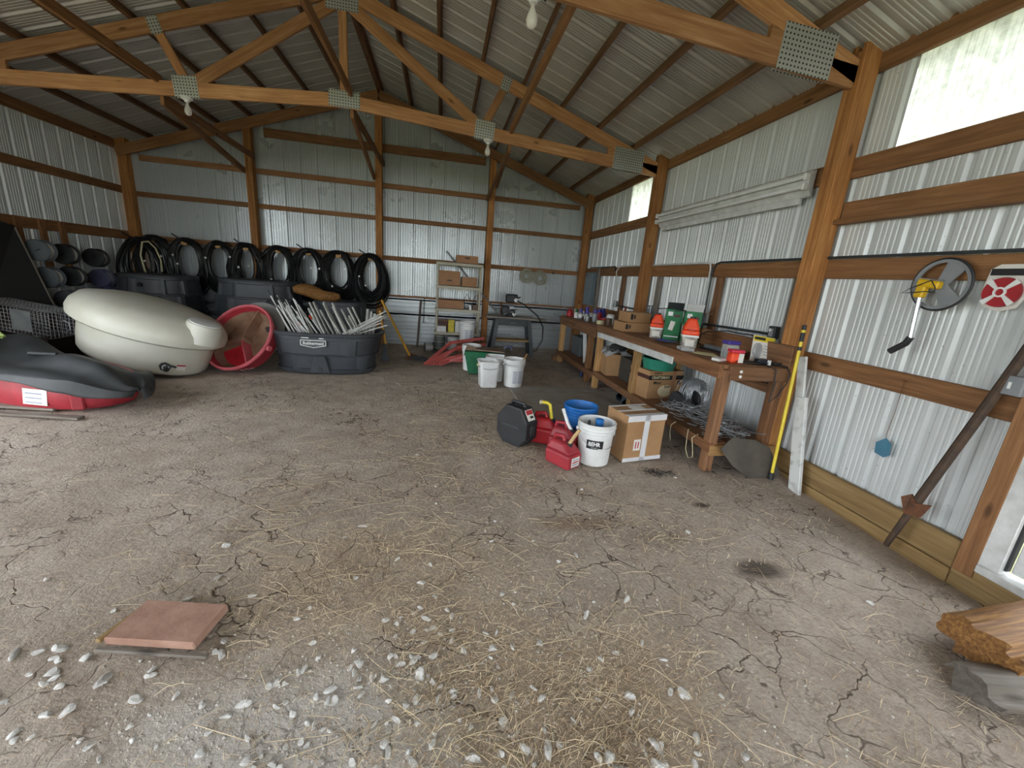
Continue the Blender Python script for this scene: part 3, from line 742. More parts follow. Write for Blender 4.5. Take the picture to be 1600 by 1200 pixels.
beam('trim', (.125, .225, 0), (-.125, .225, .96), .02, .012, W_GREY, T)

# wire reels in the left corner
REELS = [(-4.98, 6.25, 1.33, 0), (-5.0, 6.62, 1.30, 1), (-4.98, 6.30, 1.0, 0), (-5.0, 6.66, 1.01, 1), (-5.02, 7.15, 1.27, 1), (-5.02, 7.20, .98, 2), (-4.98, 6.52, .70, 0), (-5.0, 6.95, .71, 1), (-5.02, 7.27, .73, 2)]
NTH = ['grey', 'black', 'violet']
RL = ['grey faced wire reel, top left of the reels by the black sheet', 'black wire reel with white winding, top row beside the grey one', 'grey wire reel with white winding, second row beside the black sheet', 'black wire reel, second row, next to the grey one', 'black wire reel hanging alone, top right of the reels', 'violet grey wire reel below the lone black one', 'grey wire reel in the bottom row, half behind the maroon chest', 'black wire reel in the bottom row over the white tank', 'dark violet wire reel in the bottom row, nearest the hose coils']
for (x, y, z, k), lab in zip(REELS, RL):
    T = thing('wire_reel', lab, 'reel', (x, y, z), (0, 0, .12), 'wire reels in the left corner'); T.scale = (.8, .72, .8)
    fm = (mat('reel_grey_plastic', '#565c60', .5), BLACK, mat('violet_grey_plastic', '#4a4c66', .5))[k]
    mr = Matrix.Rotation(-PI / 2, 4, 'X')
    MB().lathe([(.02, -.10), (.15, -.105), (.165, -.09), (.165, -.078), (.13, -.075)], 28, mr).build('front_flange', fm, T, smooth=True)
    MB().lathe([(.13, .075), (.165, .078), (.165, .09), (.15, .105), (.02, .10)], 28, mr).build('rear_flange', fm, T, smooth=True)
    MB().lathe([(.125, -.077), (.128, 0), (.125, .077)], 28, mr).build('winding', WHITE, T, smooth=True)
    MB().tube([(0, -.10, 0), (0, -.125, 0), (.05, -.14, .02)], .009, 6).build('crank', fm, T)
    MB().tube([(0, .05, 0), (-.36, .07, .0)], .012, 6).build('hanger', STEEL, T)

# ------------------------------------------------------------------ hose coils on the back wall
PEGX = [-4.85, -4.36, -3.84, -3.40, -2.88, -2.38, -1.87, -1.31]
ORD = ['first', 'second', 'third', 'fourth', 'fifth', 'sixth', 'seventh', 'last']
def coil_mesh(seed, a=.255, b=.45, loops=30):
    rn = random.Random(seed); mb = MB()
    for l in range(loops):
        u_ = rn.random(); aa = a * (.66 + .62 * u_); bb = b * (.72 + .32 * u_ + rn.uniform(-.05, .05)); y = -.02 - .11 * rn.random(); ph = rn.uniform(-.04, .04)
        pts = []
        for i in range(36):
            t_ = 2 * PI * i / 36; sx_ = math.sin(t_); cz = math.cos(t_)
            wdt = aa * (1 + .12 * -cz)
            pts.append((wdt * sx_ + ph + rn.uniform(-.004, .004), y + .03 * math.sin(t_ * 2 + l), -bb + bb * cz + .035 * math.sin(l * 2.3) * max(0, cz)))
        mb.tube(pts, .0135, 5, closed=True)
    mb.tube([(.02, -.05, -.02), (-.10, -.08, .03), (-.2, -.06, .09)] if seed % 2 else [(0, -.07, -.01), (.12, -.09, .01), (.2, -.06, -.02)], .012, 5)
    return mb
for i, x in enumerate(PEGX):
    lab = ['coil of black pipe on the back wall, leftmost, beside the corner post', 'coil of black pipe, second from the left corner, above the largest stock tank', 'coil of black pipe, third from the left corner, hanging between two stock tanks', 'coil of black pipe, fourth from the left, on the second back post', 'coil of black pipe, fifth from the left, behind the wide stock tank', 'coil of black pipe, third from the right end, above the log', 'coil of black pipe, second from the right end of the row', 'rightmost coil of black pipe, full round, nearest the plastic shelf'][i]
    T = thing('pipe_coil', lab, 'pipe coil', (x, YB - .16, 1.655), (0, 0, 0), 'coils of black pipe on the back wall')
    coil_mesh(10 + i, a=.255 if i < 7 else .27, b=.44 if i < 7 else .465).build('loops', PIPE, T, smooth=True)
    rn = random.Random(i)
    for k in range(2): MB().box((rn.uniform(-.22, .22), -.17, rn.uniform(-.6, -.2)), (.028, .012, .03), (0, rn.uniform(-1, 1), 0)).build('tie', WHITE, T)
    o = beam('hanging_peg', (x + .01, YB - .005, 1.60), (x + .01, YB - .30, 1.60), .09, .06, W_PALE, wall_b)
T = thing('pipe_coil', 'black pipe coil turned edge-on in the left corner, with two white hose ends', 'pipe coil', (-5.0, 8.0, 1.60), (0, 0, .95), 'coils of black pipe on the back wall')
coil_mesh(33, .24, .44).build('loops', PIPE, T, smooth=True)
MB().tube([(.10, -.15, -.02), (.0, -.18, -.04), (-.05, -.19, -.25), (-.02, -.19, -.5), (.05, -.18, -.68)], .013, 6).tube([(.10, -.15, -.02), (.17, -.18, -.12), (.22, -.19, -.3), (.22, -.18, -.5)], .013, 6).build('white_hose', CREAM, T, smooth=True)

# ------------------------------------------------------------------ black stock tanks
def stock(label, x, y, z, a, b, h, flip=True, rot=0, plug=True):
    T = thing('stock_tank', label, 'stock tank', (x, y, z), (0, 0, rot))
    tank_shell(a, b, h, flip).build('shell', RUBBER, T, smooth=True)
    if plug:
        MB().tube([(0, -b * .90 , h * .78), (0, -b * .965, h * .76)], .03, 12).build('drain_plug', BLACK, T)
    return T
stock('black round stock tank upside down, top of the stack in the left corner', -4.43, 7.50, .44, .56, .52, .64)
stock('black round stock tank at the bottom of the left corner stack', -4.43, 7.50, .0, .58, .54, .64, plug=False)
stock('wide black stock tank upside down behind the red feeder', -3.02, 7.62, .46, .67, .50, .64, plug=False)
stock('black stock tank at the bottom under the wide upturned one', -3.02, 7.62, .0, .68, .52, .64, plug=False)
stock('smaller black stock tank upside down behind the tub of fence posts, log on it', -1.72, 7.55, .0, .48, .42, .84)
# log on top
mb = MB(); rn = random.Random(4); pts = []; rs = []
for i in range(9): pts.append((-.36 + .09 * i, .02 * math.sin(i), .03 * math.sin(i * .8))); rs.append((.05, .10, .115, .12, .115, .105, .10, .09, .05)[i])
mb.tube(pts, .1, 12, rs=rs)
v2 = []
for q in mb.v: k = 1 + .22 * (vnoise(q[0] * 9, q[2] * 14 + q[1] * 9) - .5); v2.append((q[0], q[1] * k, q[2] * k * .9))
mb.v = v2; o = mb.build('log', W_ROT, None, smooth=True, loc=(-2.05, 7.36, .955), rot=(0, .10, .1)); tag(o, 'split brown log lying on the smaller upturned stock tank', 'log')

# ------------------------------------------------------------------ red mineral feeder
T = thing('mineral_feeder', 'round red three-compartment feeder tipped on edge, brown residue inside', 'feeder', (-2.57, 5.75, .43))
T.rotation_euler = (Euler((math.radians(56), 0, math.radians(-22))).to_matrix()).to_euler()
lathe_obj('bowl', [(.02, -.22), (.34, -.22), (.40, -.19), (.45, -.04), (.465, .0), (.47, .02), (.455, .03), (.44, .02), (.43, -.02), (.37, -.16), (.02, -.17)], REDP, T, 56, capb=False, capt=False)
lathe_obj('rim', [(.44, .02), (.448, .038), (.466, .042), (.476, .03), (.478, .012), (.466, .005)], PINK, T, 56, capb=False, capt=False)
lathe_obj('residue', [(.37, -.155), (.415, -.05), (.41, -.05), (.35, -.15), (.02, -.158)], FEED, T, 48, capb=False)
for a in (80, 200, 305):
    c_, s_ = math.cos(math.radians(a)), math.sin(math.radians(a))
    MB().add(*frustum((.40, .045), (.42, .015), .15, (.215, 0, -.165)), mtx=Matrix.Rotation(math.radians(a), 4, 'Z')).build('divider', FEED if a != 305 else PINK, T, bevel=.005)
lathe_obj('hub', [(.06, -.165), (.045, -.03), (.03, -.01), (.012, -.01)], FEED, T, 20)
MB().add([(0, 0, 0)] + [(.40 * math.cos(math.radians(a)), .40 * math.sin(math.radians(a)), .006) for a in range(212, 300, 4)], [(0, i, i + 1) for i in range(1, 22)]).build('clean_floor', RED, T, loc=(0, 0, -.152))
o = lathe_obj('rubber_flap', [(.02, -.235), (.52, -.24), (.525, -.232), (.02, -.226)], FLAP, T, 48, loc=(-.12, .13, -.0))
for px in (-.47, .47):
    MB().tube([(px * .96, -.1, -.02), (px * 1.04, -.1, -.02)], .035, 10).build('lug', PINK, T)
mbl = MB().box((.14, -.41, -.11), (.05, .004, .03), (.3, 0, 0)).box((.20, -.385, -.11), (.05, .004, .04), (.3, 0, .1)).box((.25, -.36, -.12), (.03, .004, .02), (.3, 0, .2)).build('decal', PAPER, T)

# ------------------------------------------------------------------ tub of fence posts
T = thing('stock_tank', 'black oval stock tank on the dirt holding fence posts, white badge on its side', 'stock tank', (-1.55, 6.02, 0), (0, 0, -.02))
tank_shell(.72, .46, .56, False, e=2.7, panels=5, taper=.88).build('shell', RUBBER, T, smooth=True)
MB().add(*frustum((.26, .05), (.16, .05), .24, (0, -.415, .02), (0, -.018))).build('drain_boss', RUBBER, T, bevel=.012)
MB().tube([(0, -.43, .075), (0, -.455, .075)], .03, 14).build('drain_plug', BLACK, T)
bd = MB().box((0, 0, 0), (.30, .006, .085)).build('badge', RUBBER, T, loc=(-.06, -.462, .42), rot=(-.06, 0, 0), bevel=.003)
mb = MB()
for a_, b_ in (((-.155, .045), (.155, .045)), ((.155, .045), (.155, -.02)), ((.155, -.02), (0, -.05)), ((0, -.05), (-.155, -.02)), ((-.155, -.02), (-.155, .045))):
    mb.tube([(a_[0], -.006, a_[1]), (b_[0], -.006, b_[1])], .0055, 5)
mb.box((-.10, -.004, .075), (.09, .004, .01)).box((.10, -.004, .072), (.06, .004, .01)).build('badge_outline', WHITE, bd)
text_mesh('badge_lettering', 'Rubbermaid', .055, WHITE, bd, (0, -.0055, .005), (PI / 2, 0, 0), bold=.001, xs=.95)
rn = random.Random(21)
def rod(name, p0, p1, r, m, label, cat, grp, sq=False, tip=None, ring=None):
    p0, p1 = Vector(p0), Vector(p1); d = (p1 - p0); L = d.length
    T = thing(name, label, cat, p0, d.to_track_quat('Z', 'Y').to_euler(), grp)
    if sq: MB().box((0, 0, L / 2), (r * 2.6, r * 1.3, L)).build('shaft', m, T)
    else: MB().tube([(0, 0, 0), (0, 0, L)], r, 6).build('shaft', m, T)
    if tip: MB().tube([(0, 0, L), (0, 0, L + .09)], r * .75, 5).build('tip', tip, T)
    if ring:
        MB().tube([(.028 * math.cos(2 * PI * i / 12), 0, L + .028 + .028 * math.sin(2 * PI * i / 12)) for i in range(12)], .007, 5, closed=True).build('ring', ring, T)
for i in range(17):
    x = -2.06 + rn.random() * .30; y = 5.80 + rn.random() * .4
    rod('electric_fence_post', (x + .15, y, .30), (x - .20 + rn.uniform(-.05, .07), y + .06, .86 + rn.uniform(-.08, .12)), .008, WHITE, 'slim white step-in fence post with black tip, in the bunch at the tub\'s left end', 'fence post', 'white step-in fence posts with black tips', tip=BLACK)
for i in range(9):
    x = -1.98 + rn.random() * .28; y = 5.72 + rn.random() * .3
    rod('ring_top_post', (x + .18, y, .36), (x - .02, y - .02, .60 + rn.random() * .22), .008, WHITE, 'white ring-topped fence post leaning in the left of the tub', 'fence post', 'ring-topped posts in the tub', ring=ORANGE if i in (3, 6) else WHITE)
for i in range(22):
    x = -1.68 + .028 * i + rn.uniform(-.02, .02); y = 5.78 + rn.random() * .35
    rod('lath_post', (x + .20, y, .22), (x - .13 + rn.uniform(-.03, .03), y + .12, .84 + rn.uniform(-.08, .10) - .05 * (i > 12)), .011, mat('greyed_white_lath', '#c3c4bf', .7, c2='#9d9e99', vs=9), 'grey white lath post in the dense bundle in the tub\'s middle', 'fence post', 'lath posts in the middle of the tub', sq=True)
for i in range(8):
    y = 5.80 + rn.random() * .35
    rod('lath_post', (-1.45 + rn.uniform(-.1, .1), y, .40), (-.80 + rn.uniform(-.08, .06), y + .05, .72 + rn.uniform(-.08, .14)), .012, MATS['greyed_white_lath'], 'pale lath post sticking out over the tub\'s right end', 'fence post', 'lath posts over the right end of the tub', sq=True)
for i in range(3):
    rod('lath_post', (-1.10 + .05 * i, 6.25, .3), (-1.06 + .05 * i, 6.32, .84 - .03 * i), .014, MATS['greyed_white_lath'], 'short upright pale lath at the back right of the tub', 'fence post', 'upright laths at the back of the tub', sq=True)

# long tools leaning right of the tub
T = thing('shovel', 'yellow handled spade lying against the right end of the tub', 'shovel', (-.58, 6.95, .0))
beam('handle', (.1, -.1, .05), (-.40, .25, .92), .032, .032, mat('yellow_handle', '#c9952e', .5), T)
MB().add([(.0, 0, .0), (.22, -.10, .02), (.30, .05, .03), (.10, .16, .07), (.12, .02, .10)], [(0, 1, 2, 3), (0, 4, 1), (1, 4, 2), (2, 4, 3), (3, 4, 0)]).build('blade', RUST, T, loc=(.0, -.1, .0))
T = thing('hoe', 'second yellow handled tool, short grip, beside the tub', 'tool', (-.82, 6.62, 0))
beam('handle', (0.02, 0, .02), (-.12, .05, .80), .034, .034, MATS['yellow_handle'], T)
MB().add(*frustum((.14, .03), (.05, .03), .28)).build('blade', BLACK, T, loc=(-.03, -.03, .0))
T = thing('iron_pan', 'dark shovel head lying on the dirt between the tub and red tubes', 'shovel head', (-.25, 6.75, .02), (0, 0, .5))
MB().add([(-.13, -.02, 0), (.0, -.13, 0), (.13, 0, 0), (.02, .11, .04), (-.2, .12, .06), (-.24, .06, .05), (-.05, .0, .03)], [(0, 1, 2, 3, 6), (6, 3, 4, 5), (5, 0, 6)]).build('plate', DKGREY, T)

# ------------------------------------------------------------------ plastic shelf against the back wall
T = thing('plastic_shelf', 'beige four-tier plastic shelf against the back wall', 'shelf', (.33, 7.95, .34))
for z in (0.0, .44, .86, 1.28):
    rbox('tier', (.86, .40, .055), BEIGE, T, (0, 0, z - .03), bevel=.006)
for sx_ in (-1, 1):
    for sy_ in (-1, 1):
        for k in range(3): MB().tube([(sx_ * .395, sy_ * .165, .025 + k * .43), (sx_ * .395, sy_ * .165, .025 + k * .43 + .40)], .022, 12).build('leg', BEIGE, T)
SB = .365
def carton(label, x, y, z, d, m=CARD2, rot=0, hole=True, open_=False):
    T = thing('cardboard_box', label, 'box', (x, y, z), (0, 0, rot))
    rbox('box_body', d, m, T, bevel=.003, seg=1)
    flat('seam', d[0] * .98, .006, INK if False else CARD, T, (0, -d[1] / 2 - .0008, d[2] * .98), (0, 0, 0))
    if hole: rbox('hand_hole', (.09, .004, .022), INK, T, (0, -d[1] / 2 - .001, d[2] * .6), bevel=.0)
    return T
carton('brown cardboard box on the very top of the plastic shelf', .46, 7.93, 1.652, (.40, .30, .135))
carton('lower of two stacked brown boxes on the shelf\'s upper tier', .15, 7.93, 1.235, (.40, .30, .13))
carton('upper of two stacked brown boxes on the shelf\'s upper tier', .145, 7.93, 1.366, (.40, .30, .13), hole=False)
carton('plain brown box on the upper tier beside the stacked boxes', .52, 7.93, 1.235, (.28, .30, .17), hole=False)
carton('long brown box on the shelf\'s middle tier', .18, 7.93, .812, (.50, .30, .15), hole=False)
carton('small white box with a green picture on the lowest tier', .03, 7.85, SB, (.17, .16, .11), WHITE_P, hole=False)
carton('dark green and red carton behind the small white box', .06, 8.0, SB, (.20, .12, .21), mat('dark_green_card', '#2c3a33', .7, c2='#6b3434', vs=12), hole=False)
carton('upright yellow box on the lowest tier', .21, 7.86, SB, (.115, .15, .23), mat('yellow_card', '#d7c63c', .6, c2='#b3a12d', vs=20), hole=False)
carton('upright white box beside the yellow one on the lowest tier', .345, 7.86, SB, (.115, .15, .215), WHITE_P, hole=False)
T = thing('cable_bundle', 'tangle of black cables with a white plug on the middle tier', 'cable', (.58, 7.86, .80))
MB().tube([(-.12, 0, .01), (-.14, .02, .2), (-.09, .0, .30), (-.03, 0, .2), (0, 0, .03), (.06, 0, .25), (.12, .03, .30), (.13, .0, .08), (.05, 0, .01)], .007, 6).build('cable', BLACK, T, smooth=True)
rbox('plug', (.04, .04, .09), WHITE, T, (-.02, -.03, .0))
rbox('socket_block', (.12, .08, .10), mat('brown_plastic', '#5d4636', .5), T, (.08, .02, .0))
T = thing('conduit_pipe', 'thin grey conduit leaning diagonally behind the plastic shelf', 'pipe', (0, 0, 0))
MB().tube([(.08, 8.2, 1.86), (1.10, 8.2, .80)], .013, 8).build('pipe', STEEL, T)
bucket('white bucket with printed text standing high before the shelf, on a crate', (.50, 7.52, .245), WHITE, rot=.2, printed=(-2.1, -1.0), hs=-.2)
o = rbox('wooden_crate', (.50, .30, .235), W_OLD, None, (.58, 7.52, .0), bevel=.004); tag(o, 'low wooden crate carrying the white bucket before the shelf', 'crate')
T = thing('mesh_roll', 'upright roll of grey wire mesh under the shelf\'s left end', 'wire roll', (.0, 7.86, 0))
lathe_obj('roll', [(.10, 0), (.105, .1), (.10, .3)], mat('grey_mesh', '#6d7672', .6, .4, c2='#4f5654', vs=60), T, 18)
for z in (.05, .17, .28): MB().tube([(.107 * math.cos(2 * PI * i / 18), .107 * math.sin(2 * PI * i / 18), z) for i in range(18)], .004, 5, closed=True).build('tie_wire', CREAM, T)
o = rbox('wood_block', (.2, .3, .30), W_GREY, None, (.64, 8.0, .0), bevel=.003); tag(o, 'wooden block under the shelf\'s right end', 'block')
o = lathe_obj('paint_pail', [(.13, 0), (.13, .24), (.135, .25), (.12, .26), (.02, .26)], WHITE_P, None, 24, loc=(.28, 7.98, 0)); tag(o, 'white pail on the ground under the shelf\'s middle', 'pail')
T = thing('wire_spool', 'small black flanged spool of wire on the dirt left of the shelf', 'spool', (-.19, 7.55, .09), (0, 0, .15))
mr = Matrix.Rotation(PI / 2, 4, 'Y')
MB().lathe([(.09, -.08), (.09, -.07)], 20, mr).build('flange', BLACK, T); MB().lathe([(.09, .07), (.09, .08)], 20, mr).build('flange', BLACK, T)
MB().lathe([(.06, -.07), (.062, 0), (.06, .07)], 20, mr).build('winding', mat('grey_wire', '#a5a3a0', .5, c2='#7f7d7a', vs=80), T, smooth=True)
T = thing('old_board', 'dark weathered board standing against the back wall left of the shelf', 'board', (-.43, 8.15, 0))
beam('board', (0, -.12, .0), (.045, .12, .90), .10, .035, wood('dark_old_wood', '#6a5f55', '#564b42', '#3a322c'), T, up=(1, 0, 0))
MB().tube([(.11, .13, .95), (.105, .13, .45)], .008, 6).build('hanging_cord', BLACK, T)
rn = random.Random(5)
for i, lab in enumerate(('red steel tube, top of the heap before the shelf', 'red steel tube, second in the heap before the shelf', 'red steel tube, third in the heap before the shelf', 'red steel tube lying low in the heap before the shelf', 'red steel tube lowest and straightest of the heap', 'red steel tube at the back of the heap before the shelf')):
    z1 = .30 - .05 * i; T = thing('red_tube', lab, 'steel tube', (0, 0, 0), (0, 0, 0), 'red steel tubes')
    P = [Vector((-.20 + .05 * i, 6.42 - .0 * i, .03)), Vector((-.08 + .05 * i, 6.5, .07 + .012 * (5 - i))), Vector((.18 + .06 * i, 6.72 - .05 * i, .03 + (.30, .20, .25, .12, .05, .16)[i])), Vector((.75, 6.95 - .09 * i, (.40, .24, .32, .12, .05, .18)[i]))]
    for a, b in zip(P, P[1:]): beam('tube_section', a, b + (b - a).normalized() * .02, .032, .048, REDSTEEL, T, bevel=.003)
    MB().tube([tuple(P[0] + Vector((-.005, -.01, 0))), tuple(P[0] + Vector((-.03, -.03, 0)))], .022, 8).build('end_plug', REDSTEEL, T)

# ------------------------------------------------------------------ buckets in the middle distance
bucket('white bucket with printed text, rightmost of the group near the bench, stick inside', (1.02, 5.32, 0), WHITE, rb=.125, rt=.147, h=.385, rot=.3, printed=(-2.1, -1.1), hs=.05)
o = beam('paint_stick', (.98, 5.30, .08), (1.20, 5.36, .45), .035, .006, W_PALE); tag(o, 'wooden paint stick standing in the rightmost white bucket', 'stick')
bucket('white bucket with printed text half behind the green bin', (.50, 6.22, 0), WHITE, rb=.125, rt=.147, h=.40, rot=.9, printed=(-2.9, -2.0), hs=.05)
def sqbucket(label, loc, rot, face=WHITE):
    T = thing('square_bucket', label, 'bucket', loc, (0, 0, rot))
    mb = MB(); v = []; f = []; n = 40
    P = [(.105, 0), (.112, .01), (.132, .33), (.142, .335), (.142, .355), (.128, .355), (.124, .33), (.102, .02)]
    for (r, z) in P:
        for i in range(n): x, y = superell(r, r, 7, 2 * PI * i / n); v.append((x, y, z))
    for a in range(len(P) - 1):
        for i in range(n): j = (i + 1) % n; f.append((a * n + i, a * n + j, (a + 1) * n + j, (a + 1) * n + i))
    f.append(tuple(range(n))); f.append(tuple((len(P) - 1) * n + i for i in range(n)))
    mb.add(v, f).build('shell', WHITE, T, smooth=True)
    for s_ in (-1, 1): MB().tube([(s_ * .13, 0, .29), (s_ * .155, 0, .29)], .018, 10).build('ear', CREAM, T)
    pts = [(.15 * math.cos(PI * i / 14), -.16 * math.sin(PI * i / 14), .29 - .03 * math.sin(PI * i / 14)) for i in range(15)]
    MB().tube(pts, .003, 5).build('bail_handle', STEEL, T)
    return T
sqbucket('front square white bucket, before the green bin', (.66, 5.28, 0), .08)
sqbucket('rear square white bucket, behind its twin and before the green bin', (.80, 5.62, 0), -.12)
T = thing('green_bin', 'tipped green plastic bin with a brown board across its top', 'bin', (.62, 6.02, 0), (0, 0, -.1))
MB().add(*frustum((.34, .26), (.60, .34), .34, (.0, 0, .01), (.06, 0))).build('bin_body', GREEN, T, bevel=.01)
MB().add(*frustum((.28, .03), (.26, .03), .16, (-.16, -.12, .19))).build('side_flap', BROWNBD, T, rot=(-.35, .2, 0))
MB().box((.14, .0, .372), (.42, .40, .018), (-.05, .04, 0)).build('board', BROWNBD, T)
MB().tube([(.36, .05, .39), (.40, .05, .43), (.46, .05, .43), (.48, .05, .38)], .02, 8).build('scoop_handle', mat('violet_grey_plastic', '#4a4c66', .5), T)

# ------------------------------------------------------------------ steel stand with the engine
T = thing('steel_stand', 'dark steel stand with drawer and a worn plank top by the back wall', 'stand', (1.36, 7.66, 0))
for sx_, sy_ in ((-1, -1), (1, -1), (-1, 1), (1, 1)):
    beam('leg', (sx_ * .40, sy_ * .20, 0), (sx_ * .30, sy_ * .14, .70), .07, .05, DKGREY, T, up=(0, 1, 0))
rbox('drawer', (.56, .30, .13), DKGREY, T, (0, -.0, .58), bevel=.004)
MB().tube([(-.05, -.155, .63), (-.03, -.175, .64), (.06, -.175, .64), (.08, -.155, .65)], .008, 6).build('drawer_handle', STEEL, T)
beam('shelf_board', (-.34, -.02, .30), (.34, -.02, .30), .28, .03, W_TREAT, T)
beam('top_plank', (-.52, -.13, .735), (.62, -.13, .725), .17, .035, W_GREY, T); beam('top_plank', (-.46, .06, .737), (.40, .06, .737), .19, .04, W_GREY, T)
T = thing('small_engine', 'small black engine with white starter cap on the steel stand', 'engine', (1.28, 7.60, .758))
rbox('crankcase', (.20, .18, .12), DKGREY, T, (0, 0, .0), bevel=.015); lathe_obj('flywheel_cover', [(.09, 0), (.095, .03), (.07, .06), (.02, .065)], BLACK, T, 20, loc=(-.08, -.07, .10), rot=(PI / 2, 0, 0))
for i in range(6): MB().box((0, 0, .145 + i * .014), (.15, .14, .006)).build('cooling_fin', GREYP, T)
rbox('carburettor', (.09, .07, .06), STEEL, T, (.03, -.09, .13), bevel=.006); rbox('fuel_tank', (.22, .17, .16), BLACK, T, (.03, 0, .245), bevel=.03, seg=3)
lathe_obj('starter_cap', [(.035, 0), (.037, .02), (.012, .028)], WHITE, T, 18, loc=(.10, -.085, .30), rot=(PI / 2, 0, 0)); MB().tube([(.05, -.10, .06), (.08, -.12, .02), (.11, -.11, .05)], .022, 8).build('filter', WHITE, T)
MB().tube([(-.16, .02, 0), (-.16, .02, .24)], .012, 6).build('control_rod', RUST, T); MB().tube([(.12, 0, .33), (.19, -.03, .36)], .014, 6).build('throttle_lever', BLACK, T)
rn = random.Random(2)
for i in range(8): MB().tube([(rn.uniform(-.14, .14), -.10, rn.uniform(.02, .14)), (rn.uniform(-.14, .14), -.12, rn.uniform(.02, .14))], rn.uniform(.008, .02), 8).build('fitting', (STEEL, BLACK, DKGREY)[i % 3], T)
o = MB().tube([(1.40, 7.5, 1.05), (1.55, 7.44, .98), (1.80, 7.42, .80), (1.92, 7.42, .60), (1.93, 7.42, .35), (1.83, 7.42, .15), (1.68, 7.5, .08)], .013, 8).build('black_hose', PIPE, None, smooth=True); tag(o, 'thin black hose looping from the engine down the stand', 'hose')
# clear coils on the girt
for x, lab in ((1.72, 'left coil of clear line hanging on the back wall girt'), (2.0, 'right coil of clear line hanging on the back wall girt')):
    T = thing('line_coil', lab, 'coil', (x, YB - .03, 1.52 if x < 1.9 else 1.50))
    mb = MB(); rn = random.Random(int(x * 10))
    for l in range(13):
        r_ = .05 + .09 * rn.random() + (.01 if l % 2 else 0); cx_, cz_ = rn.uniform(-.015, .015), rn.uniform(-.015, .015)
        mb.tube([(cx_ + r_ * math.cos(2 * PI * i / 24), -.02 * rn.random(), cz_ + r_ * math.sin(2 * PI * i / 24)) for i in range(24)], .005, 4, closed=True)
    mb.build('loops', mat('clear_line', '#b9b6a4', .3, c2='#98947f', alpha=.85), T, smooth=True)
    MB().tube([(0, .03, .13), (0, -.04, .13)], .005, 6).build('nail', STEEL, T)
MB().box((0, 0, 0), (.03, .03, .05)).build('wall_clip', BLACK, wall_b, loc=(2.28, YB - .0, 1.62))
# ------------------------------------------------------------------ workbenches along the right wall
BZ, FZ = .905, .86
T = thing('workbench', 'long brown wooden workbench, near one, white painted strip under its front', 'workbench')
for i in range(4): beam('top_plank', (2.30 + .148 * i, 2.79, BZ - .019), (2.30 + .148 * i, 5.44, BZ - .019), .145, .038, W_OLD, T)
beam('front_apron', (2.215, 2.79, BZ - .058), (2.215, 5.44, BZ - .058), .036, .115, W_OLD, T)
beam('end_apron', (2.27, 2.772, BZ - .062), (2.82, 2.772, BZ - .062), .036, .115, W_OLD, T)
beam('white_strip', (2.19, 3.44, .80), (2.19, 5.36, .775), .016, .07, WHITE_P, T)
for x, y in ((2.255, 2.80), (2.255, 4.25), (2.255, 5.40), (2.77, 2.82), (2.77, 4.25), (2.77, 5.40)): beam('leg', (x, y, -.01), (x, y, BZ - .04), .088, .07, W_OLD if y < 3 else W_PALE, T, up=(1, 0, 0))
beam('shelf_rail', (2.235, 2.74, .205), (2.235, 5.44, .205), .036, .085, W_OLD, T); beam('shelf_rail', (2.80, 2.83, .205), (2.80, 5.44, .205), .036, .085, W_OLD, T)
beam('shelf_cleat', (2.22, 2.755, .185), (2.84, 2.755, .185), .036, .09, W_PALE, T)
for i in range(4): beam('shelf_board', (2.32 + .135 * i, 2.77, .235), (2.32 + .135 * i, 5.44, .235), .13, .02, W_OLD, T)
beam('backboard', (2.79, 2.74, 1.0), (2.79, 5.50, .985), .03, .17, W_OLD, T)
beam('rear_rail', (2.80, 2.78, .69), (2.80, 5.4, .69), .03, .08, W_OLD, T)
for z in (BZ - .045, BZ - .085): MB().lathe([(.012, 0), (.012, .008), (.002, .012)], 10, Matrix.Rotation(PI / 2, 4, 'X')).build('bolt', WHITE, T, loc=(2.36, 2.752, z))
T = thing('workbench', 'shorter far workbench by the back corner, covered with cans', 'workbench')
for i in range(4): beam('top_plank', (2.30 + .145 * i, 5.46, FZ - .019), (2.30 + .145 * i, 7.28, FZ - .019), .142, .038, W_OLD, T)
beam('front_apron', (2.215, 5.50, FZ - .08), (2.215, 7.28, FZ - .08), .036, .14, W_OLD, T); beam('end_apron', (2.23, 7.285, FZ - .08), (2.82, 7.285, FZ - .08), .036, .14, W_OLD, T)
for x, y in ((2.255, 5.75), (2.255, 7.23), (2.77, 5.75), (2.77, 7.23)): beam('leg', (x, y, -.01), (x, y, FZ - .04), .085, .085, W_PALE if y > 7 else W_GIRT, T, up=(1, 0, 0))
beam('shelf_rail', (2.225, 5.46, .16), (2.225, 7.36, .16), .038, .09, W_OLD, T)
for i in range(4): beam('shelf_board', (2.31 + .14 * i, 5.46, .19), (2.31 + .14 * i, 7.3, .19), .135, .02, W_OLD, T)
beam('foot_block', (2.12, 7.30, .05), (2.36, 7.30, .05), .10, .10, W_OLD, T)
SZ = .246; SZ2 = .202
